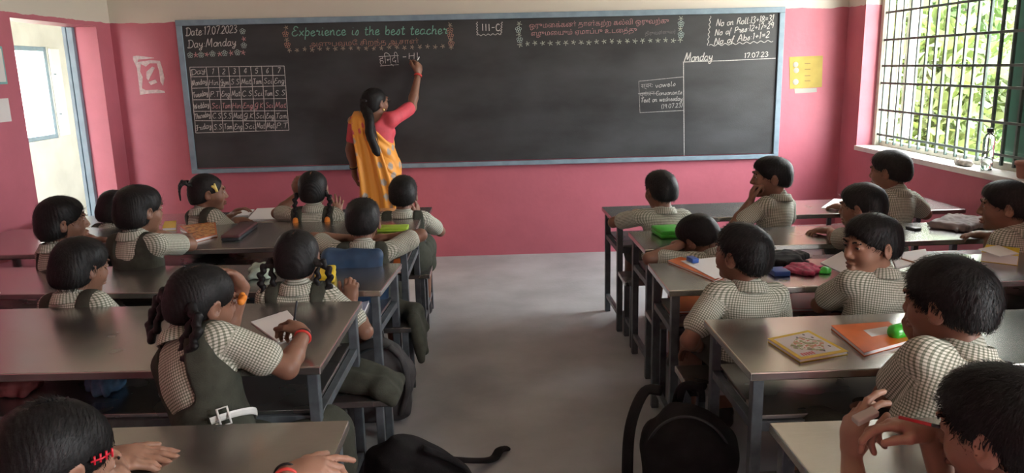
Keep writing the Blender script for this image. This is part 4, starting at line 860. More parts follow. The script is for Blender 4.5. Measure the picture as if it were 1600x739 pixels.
CW, CG, CP, CD, CR = (chalk_mat(n, c) for n, c in (('chalk_white', (.56, .56, .53)), ('chalk_green', (.20, .45, .35)), ('chalk_peach', (.44, .25, .19)), ('chalk_dim', (.22, .22, .21)), ('chalk_pink', (.55, .30, .30))))
YB_ = D-.0232
class Ink:
    """ribbons of chalk lying on the board"""
    def __init__(self, m=None, name='chalk_writing'): self.V = []; self.F = []; self.m = m; self.name = name
    def line(self, P, w_):
        P = np.asarray(P, float)
        if len(P) < 2: return
        T = np.gradient(P, axis=0); T /= np.linalg.norm(T, axis=1, keepdims=True)+1e-9; Nn = np.stack([-T[:, 1], T[:, 0]], 1)*w_/2
        b = len(self.V); A = np.empty((2*len(P), 2)); A[0::2] = P+Nn; A[1::2] = P-Nn
        self.V += [(x, YB_, z) for x, z in A]; self.F += [(b+2*i, b+2*i+1, b+2*i+3, b+2*i+2) for i in range(len(P)-1)]
    def done(self, m, label=None):
        if not self.V: return None
        me = bpy.data.meshes.new(self.name); o = np.array([bb.location.x, bb.location.y, bb.location.z])
        me.from_pydata([tuple(np.array(v)-o) for v in self.V], [], [f[::-1] for f in self.F]); me.update(); return link(self.name, me, m, bb, label=label)
def B2(px, py): p = Py(px, py, D-.023); return np.array([p[0], p[2]])
def write(ink, text, p0, p1, hpx, w_=.0062, slant=.18, jit=.12):
    """text from pixel p0 to pixel p1 along its base line, capitals hpx high"""
    a, b = B2(*p0), B2(*p1); u = b-a; hh_ = np.linalg.norm(B2(p0[0], p0[1]-hpx)-a); up = np.array([-u[1], u[0]])/np.linalg.norm(u)
    tot = sum(GLYPH[c][0]+.6 for c in text); x = 0; sc = 1/tot; r = np.random.default_rng(len(text)*7+int(p0[0]))
    m_ = ink.m or CW; ink = Ink(m_)
    for c in text:
        if c == ' ': ink.done(m_); ink = Ink(m_)
        wd, st = GLYPH[c]; dy = r.normal()*jit
        for s_ in st.split('|'):
            if not s_.strip(): continue
            P = np.array([[float(q) for q in t.split(',')] for t in s_.split()]); P = P+r.normal(size=P.shape)*.10; P[:, 1] += dy
            if len(P) > 2: P = catmull(P, 5)
            ink.line(np.array([a+u*((x+q[0]+q[1]*slant)*sc)+up*(q[1]/10*hh_) for q in P]), w_)
        x += wd+.6
    ink.done(m_)
def star(ink, px, py, r=4.2, w_=.006):
    ink = Ink(ink.m, 'chalk_star'); c = B2(px, py); R_ = np.linalg.norm(B2(px+r, py)-c); a0 = random.uniform(0, 1)
    for k in range(5): a = a0+k*2*math.pi/5; ink.line([c, c+R_*np.array([math.cos(a), math.sin(a)])*random.uniform(.8, 1.15)], w_)
    ink.done(ink.m)
def flower(ink, px, py, r=4.6, w_=.0042):
    ink = Ink(ink.m, 'chalk_flower'); c = B2(px, py); R_ = np.linalg.norm(B2(px+r, py)-c)
    for k in range(5):
        a = k*2*math.pi/5+.3; q = c+R_*.62*np.array([math.cos(a), math.sin(a)]); t = np.linspace(0, 2*math.pi, 9); ink.line(np.stack([q[0]+R_*.36*np.cos(t), q[1]+R_*.36*np.sin(t)], 1), w_)
    ink.done(ink.m)
def wavy(ink, p0, p1, n, amp, w_=.005):
    ink = Ink(CW, 'chalk_line'); a, b = B2(*p0), B2(*p1); u = b-a; nn = np.array([-u[1], u[0]])/np.linalg.norm(u); t = np.linspace(0, 1, n*6)
    ink.line(np.array([a+u*q+nn*amp*math.sin(q*n*6.28) for q in t]), w_); ink.done(CW)
def rule(P, w_, m): k_ = Ink(m, 'chalk_line'); k_.line(P, w_); k_.done(m)
k = Ink(); write(k, 'Date:17.07.2023', (291, 56), (371, 51), 12); write(k, 'Day:Monday', (294, 75), (370, 71), 12); k.done(CW)
k = Ink(chalk_mat('chalk_mint', (.40, .52, .48)))
for i, (x, y) in enumerate(((297, 86), (314, 85.5), (332, 84), (351, 83), (371, 82))): flower(k, x, y)
flower(k, 379, 49); flower(k, 381, 71); k.done(chalk_mat('chalk_mint', (.40, .52, .48)))
k = Ink(CR)
for x, y in ((306, 86), (323, 85), (343, 84), (361, 83), (380, 82), (381, 61)): star(k, x, y)
k.done(CR)
# time table grid and entries
gx = [(295, 317), (323, 337), (341, 352), (357, 367.5), (373, 383), (391, 398), (409, 415), (426, 432), (444.5, 450)]   # top x, bottom x
gx = [(296.5, 306), (322, 333), (341, 349), (357, 365), (373.5, 381), (391.5, 400), (408.5, 416), (425.5, 430.5), (444, 451.5)]
gy = [(105, 103), (120, 117.5), (138, 134), (156, 154), (174, 173), (188.5, 189), (208, 203.5)]
def cell(i, j):
    f = (j)/6; x = gx[i][0]*(1-f)+gx[i][1]*f; g = (x-297)/150; return np.array([x, gy[j][0]*(1-g)+gy[j][1]*g])
for j in range(7): rule([B2(*cell(i, j)) for i in range(9)], .0055, CW)
for i in range(9): rule([B2(*cell(i, j)) for j in range(7)], .0055, CW)
tt = [['Day', '1', '2', '3', '4', '5', '6', '7'], ['Monday', 'Hin', 'Gym', 'S.S', 'Mat', 'Tam', 'Sci', 'Eng'], ['Tuesday', 'P.T', 'Eng', 'Mat', 'C.S', 'Sci', 'Tam', 'S.S'], ['Wedday', 'Sci', 'Tam', 'Hin', 'Eng', 'G.K', 'Sci', 'Mat'], ['Thursday', 'C.S', 'S.S', 'Mat', 'G.K', 'Sci', 'Eng', 'Tam'], ['Friday', 'S.S', 'Tam', 'Eng', 'Sci', 'Mat', 'Mat', 'P.T']]
for j, row in enumerate(tt):
    for i, s_ in enumerate(row):
        a, b = cell(i, j), cell(i+1, j); c, d = cell(i, j+1), cell(i+1, j+1); p0 = a*.25+c*.75+[1.4, 0]; p1 = b*.25+d*.75-[1.2, 0]
        if len(s_) == 1: m_ = (p0+p1)/2; p0, p1 = m_-[2.4, 0], m_+[2.4, 0]
        if i == 0: p0 = p0+[0, 1.5]; p1 = p1-[0, 3]
        kw = Ink(CR if j == 3 and i > 0 else CW); write(kw, s_, p0, p1, 8.2, .0046, .15, .2); kw.done(CR if j == 3 and i > 0 else CW)
# heading lines
k = Ink(CG); write(k, 'Experience is the best teacher', (456, 56), (700, 53), 14, .0078, .1); k.done(CG)
k = Ink(chalk_mat('chalk_gold', (.34, .29, .22)))
for x, y in ((447, 43), (448, 62), (703, 39), (704, 62), (705, 74)): star(k, x, y, 3.8)
for x in range(452, 694, 12): star(k, x, 78-(x-452)*.022+random.uniform(-.8, .8), 3.6)
k.done(chalk_mat('chalk_gold', (.34, .29, .22)))
k = Ink(CP)
for x, y in ((446, 53), (449, 70), (703, 47), (704, 56), (705, 68)): flower(k, x, y, 5)
k.done(CP)
for i, ch in enumerate('III-C'):
    k = Ink(); x_ = (753, 758, 763, 768, 775)[i]; write(k, ch, (x_, 48), (x_+(4 if i < 3 else 7), 47.8), 10.5, .008, 0); k.done(CW)
k = Ink()
for q in (((745, 34), (746, 55)), ((746, 55), (783, 53)), ((784, 34), (783, 53))): wavy(k, *q, 5, .006)
k.done(CW)
k = Ink(chalk_mat('chalk_sage', (.36, .40, .33)))
for x, y in ((811, 37), (811, 54), (813, 70), (1064, 29), (1063, 45), (1063, 62)): star(k, x, y, 4.2)
for x in range(824, 1060, 12): star(k, x, 68-(x-824)*.022+random.uniform(-.6, .6), 4)
k.done(chalk_mat('chalk_sage', (.36, .40, .33)))
k = Ink(chalk_mat('chalk_mint', (.40, .52, .48)))
for x, y in ((810, 46), (812, 62), (1064, 37), (1064, 54)): flower(k, x, y, 5)
k.done(chalk_mat('chalk_mint', (.40, .52, .48)))
# roll call
k = Ink(); write(k, 'No on Roll:13+18=31', (1119, 41), (1209, 33.5), 10, .0062, .2); write(k, 'No of Pres:12+17=29', (1117, 56), (1209, 43.5), 9, .0058, .2); write(k, 'No of Abs:1+1=2', (1116, 70), (1203, 58), 9.5, .006, .2)
wavy(k, (1110, 25), (1106, 71), 6, .006); wavy(k, (1108, 71), (1208, 64), 9, .008); k.done(CW)
k = Ink(); write(k, 'Monday', (1069, 96), (1114, 94), 12.5, .0078, .2); k.done(CW); k = Ink(); write(k, '17.07.23', (1163, 91), (1201, 88), 7.5, .006, .05)
k.done(CW); rule([B2(1067, 97), B2(1140, 94.5), B2(1212, 91)], .0055, CW); rule([B2(1068, 97), B2(1068.5, 170), B2(1069, 244)], .0058, CW)
k = Ink(chalk_mat('chalk_grey', (.40, .40, .38))); k.line([B2(*p) for p in ((1068, 120), (998, 127), (1000, 176), (1069, 172.5))], .0045); k.line([B2(997, 146.5), B2(1030, 145.5)], .004)
write(k, 'vowels', (1024, 137), (1056, 134), 7.5, .0048, .1); write(k, 'Consonants', (1025, 149), (1066, 147), 6.5, .0044, .1); write(k, 'Test on wednesday', (1001, 160), (1067, 157), 7, .0046, .1); write(k, '(19.07.23)', (1033, 170), (1067, 167), 6.5, .0044, .1); k.done(chalk_mat('chalk_grey', (.40, .40, .38)))
k = Ink(); write(k, 'HI', (639, 92), (656, 91), 9, .006, 0); write(k, '-', (629, 93), (637, 92.5), 9, .006, 0); k.line([B2(594, 103), B2(623, 101)], .0045); k.done(CW)
# Tamil and Devanagari lines, set from the built-in letterforms
def script(text, p0, p1, hpx, m, thin=.0):
    cu = bpy.data.curves.new('lettering', 'FONT'); cu.body = text; cu.fill_mode = 'FRONT'; cu.resolution_u = 3; cu.offset = thin
    ob = bpy.data.objects.new('lettering', cu); COL.objects.link(ob); bpy.context.view_layer.update()
    ev = ob.evaluated_get(bpy.context.evaluated_depsgraph_get()); me = ev.to_mesh(); n = len(me.vertices)
    co = np.empty(n*3); me.vertices.foreach_get('co', co); co = co.reshape(-1, 3); F = [tuple(p.vertices) for p in me.polygons]
    ev.to_mesh_clear(); bpy.data.objects.remove(ob); bpy.data.curves.remove(cu)
    if n == 0: return None
    a, b = B2(*p0), B2(*p1); u = b-a; hh_ = np.linalg.norm(B2(p0[0], p0[1]-hpx)-a); up = np.array([-u[1], u[0]])/np.linalg.norm(u)
    x0, x1 = co[:, 0].min(), co[:, 0].max(); cap = .72
    Q = a[None]+((co[:, 0]-x0)/(x1-x0))[:, None]*u[None]+(co[:, 1]/cap*hh_)[:, None]*up[None]
    o = np.array([bb.location.x, bb.location.y, bb.location.z]); mm = bpy.data.meshes.new('chalk_writing'); mm.from_pydata([(q[0]-o[0], YB_-o[1], q[1]-o[2]) for q in Q], [], F); mm.update()
    return link('chalk_writing', mm, m, bb)
script('அனுபவமே சிறந்த ஆசான்', (484, 73), (654, 68), 8, CP, -.012)
script('ஒருமைக்கண் தான்கற்ற கல்வி ஒருவற்கு', (827, 44), (1045, 36), 7.8, CR, -.012)
script('எழுமையும் ஏமாப்பு உடைத்து', (830, 56), (995, 50), 7.5, CR, -.012)
script('திருவள்ளுவர்', (1008, 55), (1056, 52), 5.5, CD, -.012)
script('हिन्दी', (593, 100), (624, 98), 14, CW, -.012)
script('स्वर:', (1002, 138), (1020, 136), 7, MATS['chalk_grey'], -.012); script('व्यंजन', (1000, 151), (1023, 149), 7, MATS['chalk_grey'], -.012)
# ---------------------------------------------------------------- things on desks, shelves, walls and floor
mat('paper', (.74, .72, .71), .8); mat('paper_blue', (.52, .50, .62), .8); mat('yellow', (.70, .50, .03), .5); mat('lime', (.36, .55, .05), .4); mat('green_plastic', (.05, .50, .04), .35, coat=.3); mat('orange', (.68, .15, .03), .35, coat=.4, var=(9, .15))
mat('red_folder', (.62, .06, .07), .4, var=(9, .12)); mat('brown_card', (.30, .12, .05), .6); mat('dark_plastic', (.03, .035, .04), .35); mat('blue_tin', (.03, .10, .42), .35); mat('pink_cloth', (.50, .06, .14), .7, var=(30, .6)); mat('teal', (.08, .45, .45), .4)
mat('mint_cloth', (.36, .45, .38), .8, var=(20, .25)); mat('grey_cloth', (.30, .25, .25), .8, var=(14, .3)); mat('blue_cloth', (.022, .060, .125), .6, var=(20, .2)); mat('bag_grey', (.05, .048, .05), .75, var=(20, .3)); mat('eraser_grey', (.42, .38, .34), .7); mat('pencil_red', (.55, .02, .03), .35); mat('clay', (.30, .13, .09), .8); mat('polythene', (.10, .22, .38), .2, var=(20, .6))
def picture_mat(name, cols, scale):
    m = bpy.data.materials.new(name); m.use_nodes = True; nt = m.node_tree; b = nt.nodes['Principled BSDF']; N = nt.nodes.new; L = nt.links.new
    tc = N('ShaderNodeTexCoord'); vo = N('ShaderNodeTexNoise'); vo.inputs['Scale'].default_value = scale; vo.inputs['Detail'].default_value = 3; L(tc.outputs['Object'], vo.inputs['Vector'])
    r = N('ShaderNodeValToRGB'); r.color_ramp.interpolation = 'CONSTANT'; e = r.color_ramp.elements
    e[0].position = 0; e[0].color = (*cols[0], 1); e[1].position = .40; e[1].color = (*cols[1], 1)
    for i, c in enumerate(cols[2:]): x = e.new(.47+i*.07); x.color = (*c, 1)
    L(vo.outputs['Fac'], r.inputs[0]); L(r.outputs[0], b.inputs['Base Color']); b.inputs['Roughness'].default_value = .4; MATS[name] = m
picture_mat('picture', [(.16, .10, .06), (.22, .28, .07), (.72, .70, .62), (.50, .14, .06), (.30, .33, .10), (.7, .68, .6)], 30)
picture_mat('cover_art', [(.14, .05, .03), (.55, .18, .06), (.68, .45, .18), (.60, .25, .08), (.20, .08, .05)], 22)
def prism(name, pts, z0, z1, m, parent=None, **kw):
    """upright slab over a polygon of world xy points"""
    pts = np.array([p[:2] for p in pts], float); n = len(pts); c = pts.mean(0)
    if sum(pts[i][0]*pts[(i+1) % n][1]-pts[(i+1) % n][0]*pts[i][1] for i in range(n)) < 0: pts = pts[::-1]
    q = pts-c; zb = z0 if parent is None else z0-parent.location.z
    off = np.zeros(2) if parent is None else c-np.array(parent.location[:2])
    V = [(x, y, 0) for x, y in q]+[(x, y, z1-z0) for x, y in q]
    F = [tuple(range(n))[::-1], tuple(range(n, 2*n))]+[(i, (i+1) % n, (i+1) % n+n, i+n) for i in range(n)]
    me = bpy.data.meshes.new(name); me.from_pydata(V, [], F); me.update()
    return link(name, me, m, parent, (c[0], c[1], z0) if parent is None else (off[0], off[1], zb), **kw)
def pz(L_, z): return [Pz(x, y, z) for x, y in L_]
def shrink(P, f): P = np.array(P); c = P.mean(0); return c+(P-c)*f
def book(name, px, z, th, m, label, cat, pages=True, group=None):
    """cover, page block and cover again"""
    P = pz(px, z); t = .0016
    o = prism(name, P, z+.0005, z+t, m, label=label, cat=cat, group=group)
    if pages: prism('pages', shrink(P, .975), z+t, z+th-t, 'paper', o); prism('cover', P, z+th-t, z+th, m, o)
    else: prism('sheet', shrink(P, .99), z+t, z+th, m, o)
    return o, P
def crumple(name, px, z, hgt, m, label, cat, seed=0, h=.005, amp=.006):
    """soft heap of cloth or a slack pouch over a pixel outline"""
    P = np.array(pz(px, z)); c = P.mean(0); v = Vol(); n = len(P); q = P-c; u_, s_, vt = np.linalg.svd(q[:, :2]); e1 = np.array([*vt[0], 0]); e2 = np.array([-vt[0][1], vt[0][0], 0]); R_ = np.stack([e1, e2, [0, 0, 1]], 1)
    hx_, hy_ = np.abs(q@e1).max(), np.abs(q@e2).max(); rr_ = min(hgt*.3, hy_*.5); v.box((0, 0, hgt*.46), (hx_*.74-rr_, max(hy_*.72-rr_, .002), max(hgt*.44-rr_, .001)), rr_, R_, .01)
    for i in range(n): v.cone(q[i]*.9+[0, 0, hgt*.25], q[i]*.3+[0, 0, hgt*.4], hgt*.22, hgt*.40, .03)
    v.half((0, 0, .001), (0, 0, -1), .004); V, Q = v.mesh(h); N = vnormals(V, Q); V = V+N*((noise3(V, 90, seed)*.6+np.sin(V[:, 0]*130+3*noise3(V, 30, seed+1))*.5)*amp)[:, None]; V[:, 2] = np.maximum(V[:, 2], .0008)
    return link(name, np_mesh(name, V, Q), m, None, tuple(c), label=label, cat=cat)
def rbox(name, px, z, th, m, label, cat, r=.008, lid=None):
    """rounded plastic box with a lid seam"""
    P = np.array(pz(px, z)); c = P.mean(0); ex = (P[1]-P[0]+P[2]-P[3])/2; ey = (P[3]-P[0]+P[2]-P[1])/2
    L_, W_ = np.linalg.norm(ex), np.linalg.norm(ey); a = math.atan2(ex[1], ex[0]); M = None
    bm = bmesh.new(); add_box(bm, (-L_/2, -W_/2, 0), (L_/2, W_/2, th*(.52 if lid else 1)), min(r, th*.24)); o = link(name, bm_mesh(name, bm, True), m, None, (c[0], c[1], z+.0005), a, label=label, cat=cat)
    if lid: bm = bmesh.new(); add_box(bm, (-L_/2-.001, -W_/2-.001, th*.50), (L_/2+.001, W_/2+.001, th), min(r, th*.24)); link('lid', bm_mesh('lid', bm, True), lid, o)
    return o
def stick(name, a, b, r, m, label, cat, tip=None, end=None):
    a, b = np.asarray(a), np.asarray(b); o = link(name, tube_mesh(name, [a-a, (b-a)*.9], r, seg=6), m, None, tuple(a), label=label, cat=cat); u = b-a
    link('point', tube_mesh('point', [u*.9, u*.97, u], [r, r*.4, r*.1], seg=6), tip or 'eraser_grey', o)
    if end: link('end_cap', tube_mesh('end_cap', [-u*.005, u*.16], r*1.06, seg=6), end, o)
    return o
Z1, Z2 = .7205, .7555
# left desks
o, P = book('notebook', [(402, 328), (453, 326), (451, 345), (386, 346)], Z1, .012, 'paper', 'open white notebook on the front left desk between two girls', 'notebook')
o, P = book('notebook', [(364, 331), (398, 329), (388, 338), (359, 339)], Z1, .010, 'paper', 'small white notebook at the elbow of the ponytailed girl', 'notebook')
book('textbook', [(258, 350), (276, 349), (275, 360), (254, 361)], Z2, .018, 'yellow', 'yellow book half behind the pinafored girl, second left desk', 'book')
o, P = book('textbook', [(281, 357), (337, 350), (340, 370), (306, 379)], Z2, .016, 'orange', 'orange picture-covered book on the second left desk', 'book'); prism('cover_picture', shrink(P, .88), Z2+.016, Z2+.0168, 'cover_art', o)
rbox('pencil_box', [(357, 377), (386, 376), (393, 355), (365, 356)], Z2, .035, 'dark_plastic', 'black pencil box with reddish lid on the second left desk', 'pencil box', lid=mat('dark_red', (.10, .04, .045), .3))
rbox('pencil_box', [(590, 363), (638, 362), (637, 356), (593, 357)], Z2, .022, 'lime', 'slim lime-green pencil box by the cropped-haired girl', 'pencil box', lid='lime')
crumple('handkerchief', [(390, 424), (420, 417), (428, 426), (418, 438), (388, 438)], Z1, .035, 'mint_cloth', 'crumpled mint-green cloth on the third left desk', 'cloth', 3)
rbox('lunch_box', [(495, 444), (527, 442), (522, 428), (494, 430)], Z1, .045, 'yellow', 'yellow plastic box on the third left desk beside looped plaits', 'box', lid='yellow')
book('notebook', [(616, 410), (634, 408), (628, 426), (612, 428)], .5905, .02, 'orange', 'orange-edged notebook on the shelf under the second left desk', 'notebook')
book('notebook', [(563, 477), (577, 474), (567, 496), (552, 498)], .5555, .014, 'paper_blue', 'lilac notebook on the shelf under the third left desk', 'notebook')
book('notebook', [(392, 505), (449, 487), (478, 519), (434, 536)], Z2, .006, 'paper', 'white notebook the girl with the red bracelet writes in', 'notebook')
hp = Pz(462, 503, .83); stick('pencil', hp+[.012, -.01, .075], hp+[-.03, .05, -.065], .0036, 'dark_plastic', 'dark pencil in the hand of the writing girl', 'pencil')
crumple('plastic_bag', [(136, 612), (150, 596), (185, 592), (190, 606), (168, 622)], .591, .07, 'polythene', 'blue and clear plastic bag on the shelf under the fourth left desk', 'bag', 5, amp=.01)
crumple('cloth_bag', [(-10, 622), (0, 596), (52, 590), (64, 604), (40, 622)], .591, .06, mat('maroon', (.20, .05, .05), .8, var=(10, .4)), 'maroon cloth bag on the shelf at the left edge of the picture', 'bag', 6, amp=.006)
# right desks
book('paper_sheet', [(1283, 325), (1303, 311), (1321, 312), (1312, 327)], Z1, .003, 'paper', 'white paper under the hand of the boy below the window', 'paper', pages=False)
rbox('pencil_box', [(1024, 374), (1064, 372), (1062, 361), (1026, 363)], Z1, .042, 'green_plastic', 'bright green pencil box on the second right desk', 'pencil box', lid='green_plastic')
rbox('eraser', [(1422, 361), (1432, 360), (1432, 356), (1422, 357)], Z1, .014, 'dark_plastic', 'small dark eraser on the bright second right desk', 'eraser', .003)
crumple('cloth_bag', [(1445, 352), (1480, 344), (1536, 348), (1541, 358), (1495, 365)], Z1, .045, 'grey_cloth', 'flat grey-brown cloth bag on the second right desk', 'bag', 7, amp=.004)
o, P = book('folder', [(1043, 410), (1064, 404), (1142, 430), (1118, 441)], Z1, .010, 'orange', 'orange folder under white paper on the third right desk', 'folder')
book('paper_sheet', [(1063, 408), (1120, 402), (1139, 420), (1134, 433), (1117, 436)], Z1+.0105, .002, 'paper', 'white sheet lying on the orange folder, third right desk', 'paper', pages=False)
rbox('sharpener', [(1077, 412), (1087, 411), (1087, 406), (1077, 407)], Z1+.0128, .022, 'blue_tin', 'small blue sharpener on the white sheet, third right desk', 'sharpener', .003)
crumple('pencil_pouch', [(1190, 414), (1208, 402), (1255, 400), (1257, 414), (1225, 418)], Z1, .040, 'black_cloth', 'long black pencil pouch on the third right desk', 'pouch', 8, amp=.002)
crumple('pencil_pouch', [(1214, 428), (1236, 415), (1262, 416), (1288, 428), (1262, 431)], Z1, .022, 'pink_cloth', 'red and pink patterned pouch on the third right desk', 'pouch', 9, h=.004, amp=.004)
rbox('tin', [(1203, 433), (1229, 432), (1229, 424), (1205, 425)], Z1, .024, 'blue_tin', 'small blue tin beside the pink pouch', 'tin', .004)
crumple('pen_cap', [(1281, 428), (1286, 423), (1296, 424), (1294, 428)], Z1, .016, 'green_plastic', 'small green cap at the end of the pink pouch', 'cap', 10, h=.003, amp=.001)
book('paper_sheet', [(1282, 411), (1316, 393), (1338, 420), (1322, 430)], Z1, .003, 'paper', 'large white sheet left of the boy turning round', 'paper', pages=False)
book('notebook', [(1392, 399), (1446, 391), (1452, 408), (1400, 420)], Z1, .008, 'paper', 'open notebook on the right of the boy turning round', 'notebook')
a, b_ = Pz(1408, 404, Z1+.013), Pz(1432, 411, Z1+.013); stick('pencil', a, b_, .0036, 'brown_card', 'brown pencil lying on the open notebook, third right desk', 'pencil')
o, P = book('textbook', [(1532, 408), (1540, 396), (1592, 402), (1590, 415)], Z1, .045, 'yellow', 'thick yellow book with papers on it at the right edge', 'book'); book('paper_sheet', [(1528, 390), (1560, 384), (1592, 397), (1562, 402)], Z1+.0455, .004, 'paper', 'loose papers on the thick yellow book', 'paper', pages=False)
book('folder', [(1058, 490), (1062, 463), (1100, 461), (1104, 488)], .5555, .012, 'orange', 'orange folder on the shelf under the third right desk', 'folder')
book('folder', [(1216, 488), (1214, 459), (1282, 457), (1292, 486)], .5555, .014, 'red_folder', 'pinkish-red folder on the shelf behind the straight-backed boy', 'folder')
book('folder', [(1296, 472), (1288, 459), (1310, 458), (1322, 470)], .5555, .012, 'brown_card', 'brown folder corner on the shelf beside the red one', 'folder')
# picture book and orange folder on the fourth right desk
px4 = [(1199.5, 534), (1263, 521), (1325, 554), (1250, 567)]; o, P = book('picture_book', px4, Z1, .012, 'yellow', 'children\'s book with yellow border and animal picture, fourth right desk', 'book')
zt = Z1+.012; pr = shrink(P, .84); prism('cover_panel', pr, zt, zt+.0006, 'paper', o); Pm = np.array(P)
def onb(u, v_): return Pm[0]*(1-u)*(1-v_)+Pm[1]*(1-u)*v_+Pm[3]*u*(1-v_)+Pm[2]*u*v_
blobp = [onb(.52+.30*math.cos(t)*(1+.18*math.sin(3*t)), .52+.30*math.sin(t)*(1+.2*math.cos(4*t))) for t in np.linspace(0, 2*math.pi, 22, endpoint=False)]
prism('cover_picture', blobp, zt+.0006, zt+.0011, 'picture', o)
for k in range(5): prism('title_letter', [onb(.80+du*.10, .14+k*.055+dv*.035) for du, dv in ((0, 0), (1, 0), (1, 1), (0, 1))], zt+.0006, zt+.0012, 'pencil_red', o)
for u_, v_ in ((.14, .75), (.20, .55), (.30, .82), (.72, .84), (.84, .62)): prism('cover_spot', [onb(u_+.035*math.cos(t), v_+.022*math.sin(t)) for t in np.linspace(0, 6.28, 8, endpoint=False)], zt+.0006, zt+.0011, 'dark_plastic', o)
o, P = book('folder', [(1298, 514), (1388, 508), (1425, 536), (1350, 557)], Z1, .014, 'orange', 'shiny orange folder with white label, fourth right desk', 'folder'); Pm = np.array(P)
prism('label_sticker', pz([(1349, 516), (1386, 510), (1399, 519), (1362, 526)], Z1+.014), Z1+.014, Z1+.0146, 'paper', o)
g0 = Pz(1392, 520, Z1+.03); g1 = Pz(1421, 514, Z1+.03); bt = link('bottle', tube_mesh('bottle', [g0-g0, (g1-g0)*.15, (g1-g0)*.8, (g1-g0)], [.016, .026, .026, .018], seg=14), 'green_plastic', None, tuple(g0), label='bright green bottle lying beyond the orange folder', cat='bottle')
link('cap', tube_mesh('cap', [(g1-g0)*1.0, (g1-g0)*1.22], .014, seg=12), 'dark_plastic', bt)
# in the near boy's hands
e0 = Py(1352, 650, 1.50); eo = link('eraser', box_mesh('eraser', (-.027, -.011, -.008), (.027, .011, .008), .003), 'eraser_grey', None, tuple(e0), label='worn grey eraser pinched between the near boy\'s hands', cat='eraser'); eo.rotation_euler = (.3, -.30, .25)
stick('pencil', Py(1468, 667, 1.40), Py(1398, 650, 1.47), .0038, 'pencil_red', 'red pencil with black end in the near boy\'s hand', 'pencil', end='dark_plastic')
# school bags
def backpack(label, loc, rz, w_, d_, h_, m, strap, seed, tilt=0.0, slump=0.0, handle=True, sw=.022, boxy=False):
    t = empty('backpack', loc, rz, label=label, cat='backpack'); R_ = rotm(0, tilt, 0)
    v = Vol(); v.box((0, 0, h_*.36), (w_*.5-.06, d_*.5-.06, h_*.36-.06), .055, R_, .05); v.ell((0, 0, h_*.52), (w_*.46, d_*.46, h_*.46), R_, .05)
    if boxy: v.box((0, 0, h_*.5), (w_*.5-.04, d_*.5-.05, h_*.5-.04), .035, R_, .03); v.box(R_@np.array([0, -d_*.42, 0])+[0, 0, h_*.33], (w_*.36-.03, .02, h_*.20), .03, R_, .03); v.half((0, 0, .004), (0, 0, -1), .004)
    V, Q = v.mesh(.009); N = vnormals(V, Q); V = V+N*(noise3(V, 16, seed)*.010+noise3(V, 45, seed+1)*.003)[:, None]; V[:, 2] = np.maximum(V[:, 2], .002); V[:, 2] *= 1-slump*np.clip(V[:, 0]/w_+.5, 0, 1)**1.3
    link('body', np_mesh('body', V, Q), m, t)
    if not slump: zp = catmull([R_@np.array([math.cos(a)*w_*.46, -d_*.30, math.sin(a)*h_*.42])+[0, 0, h_*.5] for a in np.linspace(.1, math.pi-.1, 8)], 4); link('zip', tube_mesh('zip', zp, .005, seg=6), 'dark_plastic', t)
    if handle: link('grab_handle', tube_mesh('grab_handle', catmull([R_@np.array([-.04, d_*.2, 0])+[0, 0, h_*.93], R_@np.array([-.03, d_*.2, .04])+[0, 0, h_*.95], R_@np.array([.03, d_*.2, .04])+[0, 0, h_*.95], R_@np.array([.04, d_*.2, 0])+[0, 0, h_*.93]], 5), .012, flat=(1, .4)), m, t)
    for s_ in strap:
        M_ = np.array(s_, float); c, s2 = math.cos(-rz), math.sin(-rz); q = (M_-np.array(loc)); q = np.stack([q[:, 0]*c-q[:, 1]*s2, q[:, 0]*s2+q[:, 1]*c, q[:, 2]], 1)
        link('strap', tube_mesh('strap', catmull(q, 6), sw, seg=10, flat=(.5, 1.0)), m, t)
    return t
backpack('black backpack slumped on the floor by the left benches, strap trailing', (-.30, 2.72, 0), .55, .42, .26, .40, 'black_cloth', [[(-.22, 2.80, .16), (-.10, 2.96, .06), (-.03, 3.06, .012), (.0, 3.10, .03), (.03, 3.15, .012)], [(-.28, 2.62, .30), (-.14, 2.66, .2), (-.10, 2.74, .05), (-.16, 2.86, .012)]], 3, tilt=-10, slump=.62, handle=False)
backpack('black backpack standing on the floor by the right benches, strap looped out', (.70, 2.62, 0), -.3, .34, .26, .46, 'black_cloth', [[(.62, 2.74, .44), (.56, 2.76, .43), (.50, 2.70, .34), (.475, 2.64, .22), (.48, 2.60, .10), (.56, 2.58, .03)], [(.78, 2.76, .44), (.72, 2.84, .40), (.70, 2.84, .2), (.72, 2.78, .05)]], 4, sw=.032)
backpack('blue school bag standing on the bench behind the cropped-haired girl', (*Py(553, 400, 3.72)[:2], SEAT), .0, .30, .13, .40, 'blue_cloth', [], 5, handle=False, boxy=True)
backpack('dark grey school bag under the third left desk by the aisle', (-.58, 3.52, 0), .2, .34, .24, .42, 'bag_grey', [[(-.50, 3.44, .40), (-.44, 3.42, .34), (-.42, 3.42, .2), (-.46, 3.44, .06)]], 6)
backpack('black school bag on the floor under the second right desk', (1.30, 4.05, 0), .1, .36, .24, .42, 'black_cloth', [], 7)
